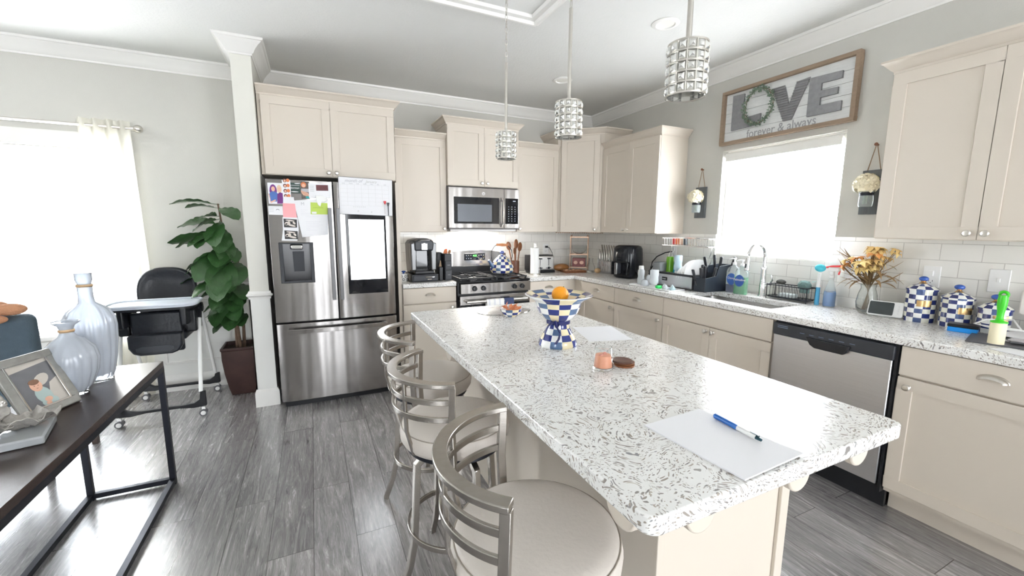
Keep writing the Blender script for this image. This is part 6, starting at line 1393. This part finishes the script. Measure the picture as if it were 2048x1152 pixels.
# wire caddy
t = thing('sink_caddy', 'black wire sponge caddy on the counter right of the faucet', 'caddy', (-.095, -2.575, CT))
b = MB(); b.box(-.045, .045, -.135, .135, .012, .020); b.build('tray', black, t, bevel=.002)
b = MB(); b.bar([(-.05, -.14, .105), (.05, -.14, .105), (.05, .14, .105), (-.05, .14, .105)], .005, .006, closed=True); b.bar([(-.05, -.14, .022), (.05, -.14, .022), (.05, .14, .022), (-.05, .14, .022)], .004, .004, closed=True)
for i in range(13):
    y = -.138+i*.023
    for x in (-.05, .05): b.cyl((x, y, .022), (x, y, .105), .0016, n=6)
for y in (-.14, .14):
    for x in (-.05, .05): b.cyl((x, y, 0), (x, y, .105), .003, n=8)
b.build('wire_basket', black_steel, t)
b = MB(); b.sph((0, 0, 0), .032, (1, 1, .55), 20, 12); o = b.build('scrub_pad', mat('dark_scrubber', (.06, .06, .055), .9, noise=.3, nscale=80, bump=.6, bscale=150)); o.location = (-.095, -2.505, CT+.1255); tag(o, 'round dark scouring pad on top of the sink caddy', 'scrubber')
b = MB(); b.box(-.03, .03, -.055, .055, 0, .028); o = b.build('sponge', mat('clear_sponge', (.55, .60, .60), .8, noise=.3, nscale=60, bump=.5), bevel=.006); o.location = (-.095, -2.56, CT+.0205); tag(o, 'pale grey sponge lying inside the sink caddy', 'sponge')
b = MB(); b.sph((0, 0, .02), .045, (.6, 1.0, .75), 18, 12); b.add([(-.01, -.05, .045), (.02, -.075, .06), (.03, -.03, .05)], [(0, 1, 2)]); b.box(-.006, .012, -.03, .03, -.035, .05); o = b.build('dish_cloth', mat('teal_grey_cloth', (.16, .25, .24), .95, noise=.3, nscale=40, bump=.6, bscale=90), bevel=.003); o.location = (-.090, -2.665, CT+.100); tag(o, 'crumpled teal grey cloth hung over the right end of the sink caddy', 'cloth')
t = thing('dish_brush', 'white and blue dish brush standing upright between caddy and blue spray', 'brush', (-.10, -2.758, CT))
b = MB(); b.cyl((0, 0, .0), (0, 0, .12), .014, .012, n=16); b.build('soap_handle', mat('sky_blue_gel', (.10, .50, .80), .15, noise=.05, trans=.3), t, smooth=40)
b = MB(); b.cyl((0, 0, .12), (0, 0, .215), .012, .009, n=14); b.build('neck', white_p, t)
b = MB(); b.sph((0, .0, .250), .034, (.6, 1.0, .75), 18, 12); b.build('brush_head', mat('cyan_foam', (.08, .55, .68), .8, noise=.1, bump=.4), t)
t = thing('spray_bottle', 'clear spray bottle with blue liquid and red trigger', 'spray bottle', (-.095, -2.830, CT))
b = MB(); b.lathe([(0, 0), (.030, 0), (.034, .005), (.034, .085), (.030, .11), (.014, .165), (.013, .19)], 28); b.build('bottle', mat('soap_bottle_clear', (.9, .95, .95), .08), t, smooth=50)
b = MB(); b.lathe([(0, .004), (.030, .004), (.0315, .008), (.0315, .098), (0, .098)], 28); b.build('liquid', mat('blue_cleaner', (.01, .22, .62), .1, noise=.05), t)
b = MB(); b.cyl((0, 0, .188), (0, 0, .212), .016); b.box(-.016, .010, -.045, .018, .235, .262); b.box(-.010, .010, -.012, .012, .21, .24); sh_ = b.build('spray_head', white_p, t, bevel=.004)
b = MB(); b.bar([(-.004, .035, .258), (-.004, .0, .268), (-.004, -.045, .272)], .018, .012); b.bar([(-.004, -.034, .26), (-.004, -.044, .235), (-.004, -.040, .215)], .010, .007, up=(1, 0, 0)); b.build('trigger', mat('trigger_red', (.75, .03, .04), .35, noise=.03), sh_, bevel=.002)
# in the sink
b = MB(); b.lathe([(0, 0), (.045, 0), (.06, .045), (.062, .045), (.048, -.002), (0, -.002)], 28, cap=False); o = b.build('sink_bowl', mat('pale_teal_plastic', (.25, .50, .52), .3, noise=.05), solid=.002, smooth=50); o.location = (-.33, -2.22, .706); tag(o, 'pale teal plastic bowl lying in the sink basin', 'bowl')

# ================= dried bouquet =================
t = thing('bouquet_vase', 'round clear glass vase of dried yellow flowers on the right counter', 'vase', (-.135, -3.055, CT+.0008))
b = MB(); b.lathe([(0, 0), (.032, 0), (.050, .03), (.054, .07), (.046, .12), (.036, .155), (.040, .18), (.037, .18), (.033, .155), (.043, .12), (.051, .07), (.047, .032), (0, .006)], 32); b.build('glass_vase', mat('bouquet_glass', (.93, .95, .93), .05, noise=.01, trans=.95, ior=1.35), t, smooth=60)
t = thing('dried_bouquet', 'bunch of dried yellow lilies with curling brown leaves in the glass vase', 'dried flowers', (-.135, -3.055, CT+.02))
q = random.Random(4); stm = mat('dried_stem', (.20, .13, .06), .85, noise=.3, nscale=40); lfm = mat('dried_leaf', (.26, .16, .07), .85, noise=.4, nscale=40); ptm = [mat('dried_yellow_petal', (.80, .60, .25), .8, noise=.25, nscale=50), mat('dried_ochre_petal', (.70, .47, .18), .8, noise=.25, nscale=50), mat('dried_orange_petal', (.66, .28, .08), .8, noise=.2, nscale=50)]
for i in range(30):
    a = q.uniform(0, 2*pi); r1 = q.uniform(.005, .095); tip = Vector((r1*cos(a)*.8, r1*sin(a)*1.35, q.uniform(.24, .37))); low = Vector((-.02*cos(a), -.02*sin(a), .0))
    b = MB(); b.tube([low, Vector((.004*cos(a), .004*sin(a), .13)), tip*.6+Vector((0, 0, .07)), tip], .002, 6); b.build('stem', stm, t)
    b = MB(); d = (tip-Vector((0, 0, .10))).normalized(); u = d.orthogonal().normalized(); v = d.cross(u); big = q.uniform(.026, .044)
    for k in range(6):
        an = k*pi/3+q.uniform(-.2, .2); e = u*cos(an)+v*sin(an); s_ = d.cross(e); p0 = tip
        c = q.uniform(.4, 1.1)
        pts = [p0, p0+e*big*.45+d*big*.35, p0+e*big*.9+d*big*(.5-c*.3), p0+e*big*1.25+d*big*(.3-c*.9)]; w = [0, big*.26, big*.30, .001]
        vs = []; 
        for pt, ww in zip(pts, w): vs += [pt+s_*ww, pt+d*ww*.4, pt-s_*ww]
        fs = []
        for m_ in range(3): fs += [(m_*3, m_*3+1, m_*3+4, m_*3+3), (m_*3+1, m_*3+2, m_*3+5, m_*3+4)]
        b.add(vs, fs)
    b.build('flower', ptm[(0, 0, 1, 0, 0, 1, 0, 2)[i % 8]], t, smooth=60, solid=.0006)
for i in range(44):
    a = q.uniform(0, 2*pi); L = q.uniform(.07, .15); z0 = q.uniform(.15, .27); out = Vector((cos(a)*.7, sin(a)*1.3, 0)); p0 = Vector((0, 0, z0))+out*.02; curl = q.uniform(-.9, .5); s_ = Vector((-sin(a), cos(a), 0)); vs = []; n = 7
    for k in range(n+1):
        u = k/n; pt = p0+out*L*(u-.25*u*u*abs(curl))+Vector((0, 0, L*(.55*u+curl*u*u))); w = .0095*sin(pi*min(1, u*.9+.1))+.0005; vs += [pt+s_*w, pt-s_*w]
    b = MB(); b.add(vs, [(2*k, 2*k+2, 2*k+3, 2*k+1) for k in range(n)]); b.build('dried_leaf', lfm, t, smooth=80, solid=.0006)

# ================= monitor, lint roller, clutter =================
t = thing('baby_monitor', 'white baby monitor with dark screen tilted back beside the flower vase', 'monitor', (-.175, -3.165, CT+.005), -pi/2+.22)
t.rotation_euler = (rad(-22), 0, -pi/2+.22)
b = MB(); b.prism(rrect(.080, .045, .010, 0, .046), -.010, .010, 'y'); b.build('body', white_p, t, bevel=.004, seg=3)
b = MB(); b.prism(rrect(.055, .038, .006, -.018, .046), -.0115, -.0095, 'y'); b.build('screen', mat('monitor_screen', (.05, .06, .06), .12, noise=.05), t)
b = MB()
for k in range(4): b.cyl((.058, -.0095, .024+k*.014), (.058, -.0120, .024+k*.014), .0045, n=12)
b.build('buttons', mat('button_grey', (.7, .7, .7), .4, noise=.02), t)
b = MB(); b.box(-.03, .03, .010, .035, .0, .02); b.build('stand_foot', white_p, t, bevel=.003)
b = MB(); b.tube([(-.15, -3.245, CT+.01), (-.10, -3.255, CT+.012), (-.03, -3.22, CT+.06), (-.016, -3.20, CT+.16), (-.018, -3.26, CT+.23)], .0022, 6); b.box(-.034, -.012, -3.30, -3.262, 1.165, 1.195); tag(b.build('monitor_cord', white_p, smooth=70), 'thin white cord rising from the monitor to a plug in the wall outlet', 'cord')
t = thing('lint_roller', 'upright lint roller with bright green handle and cream roll', 'lint roller', (-.432, -3.684, CT))
b = MB(); b.lathe([(.0, 0), (.0255, 0), (.026, .002), (.026, .100), (.0255, .102), (0, .102)], 32); b.build('roll', mat('lint_roll_cream', (.80, .73, .52), .7, noise=.04), t)
b = MB(); b.lathe([(.0275, .102), (.0275, .107), (.014, .112), (.011, .125), (.012, .15), (.016, .18), (.0165, .205), (.014, .225)], 24, cap=True); b.tube([(0, .012*cos(a), .228+.012*sin(a)) for a in [2*pi*i/18 for i in range(18)]], .0065, 8, closed=True); b.build('handle', mat('lime_handle', (.05, .55, .02), .3, noise=.05), t, smooth=60)
t = thing('blue_sponge_box', 'bright blue block with a black lid beside the checked canisters', 'box', (-.235, -3.515, CT), rad(-78))
b = MB(); b.box(-.052, .052, -.03, .03, 0, .024); b.build('blue_block', mat('bright_blue_foam', (.01, .28, .80), .5, noise=.05), t, bevel=.003)
b = MB(); b.box(-.054, .056, -.032, .045, .0245, .040); b.build('black_lid', black, t, bevel=.003)
tabm = mat('dark_folder', (.10, .10, .11), .35, noise=.15)
for i, (x, y, sx_, sy_, z, rz_, m, L) in enumerate(((-.315, -3.74, .26, .34, .0, 12, tabm, 'dark grey folder at the bottom of the mail pile'), (-.25, -3.82, .22, .30, .007, -9, paper, 'white paper low in the mail pile at the right edge'), (-.235, -3.79, .24, .26, .013, 24, tabm, 'black glossy magazine in the middle of the mail pile'), (-.27, -3.84, .2, .28, .019, 3, mat('mail_grey', (.55, .53, .56), .6, noise=.15, nscale=20), 'grey printed sheet in the mail pile'), (-.245, -3.80, .21, .30, .025, -16, paper, 'white sheet on top of the mail pile'))):
    b = MB(); b.box(-sx_/2, sx_/2, -sy_/2, sy_/2, 0, .006); o = b.build('mail_item', m, bevel=.001); o.location = (x, y, CT+.0005+z); o.rotation_euler = (0, 0, rad(rz_)); tag(o, L, 'mail', 'papers piled at the right end of the counter')
b = MB(); b.box(-.09, .09, -.05, .05, 0, .0015); o = b.build('loose_envelope', paper); o.location = (-.535, -3.80, CT+.0008); o.rotation_euler = (0, 0, rad(70)); tag(o, 'loose white envelope in front of the lint roller', 'envelope')
b = MB(); q2 = [(-.22, -3.56, CT+.046), (-.26, -3.62, CT+.052), (-.22, -3.70, CT+.05), (-.17, -3.66, CT+.085), (-.20, -3.58, CT+.075), (-.26, -3.56, CT+.055), (-.30, -3.64, CT+.05), (-.27, -3.76, CT+.06), (-.20, -3.85, CT+.05)]
b.tube(q2, .0035, 8); tag(b.build('charger_cable', white_p, smooth=80), 'white charging cable looped over the black lid and mail pile', 'cable')
t = thing('white_router', 'white rounded box standing against the tiles behind the mail pile', 'device', (-.075, -3.735, CT+.10), -pi/2)
b = MB(); b.prism(rrect(.085, .062, .014, 0, .065), -.015, .015, 'y'); b.build('case', mat('warm_white_plastic', (.74, .70, .65), .4, noise=.02), t, bevel=.005)
b = MB(); b.box(-.04, .04, -.02, .02, -.10, .004); b.build('stand', white_p, t, bevel=.004)
t = thing('white_adapter', 'small white angular charger lying behind the mail pile', 'charger', (-.13, -3.83, CT+.0005), rad(20))
b = MB(); b.box(-.035, .035, -.03, .03, 0, .055); b.build('brick', white_p, t, bevel=.006)
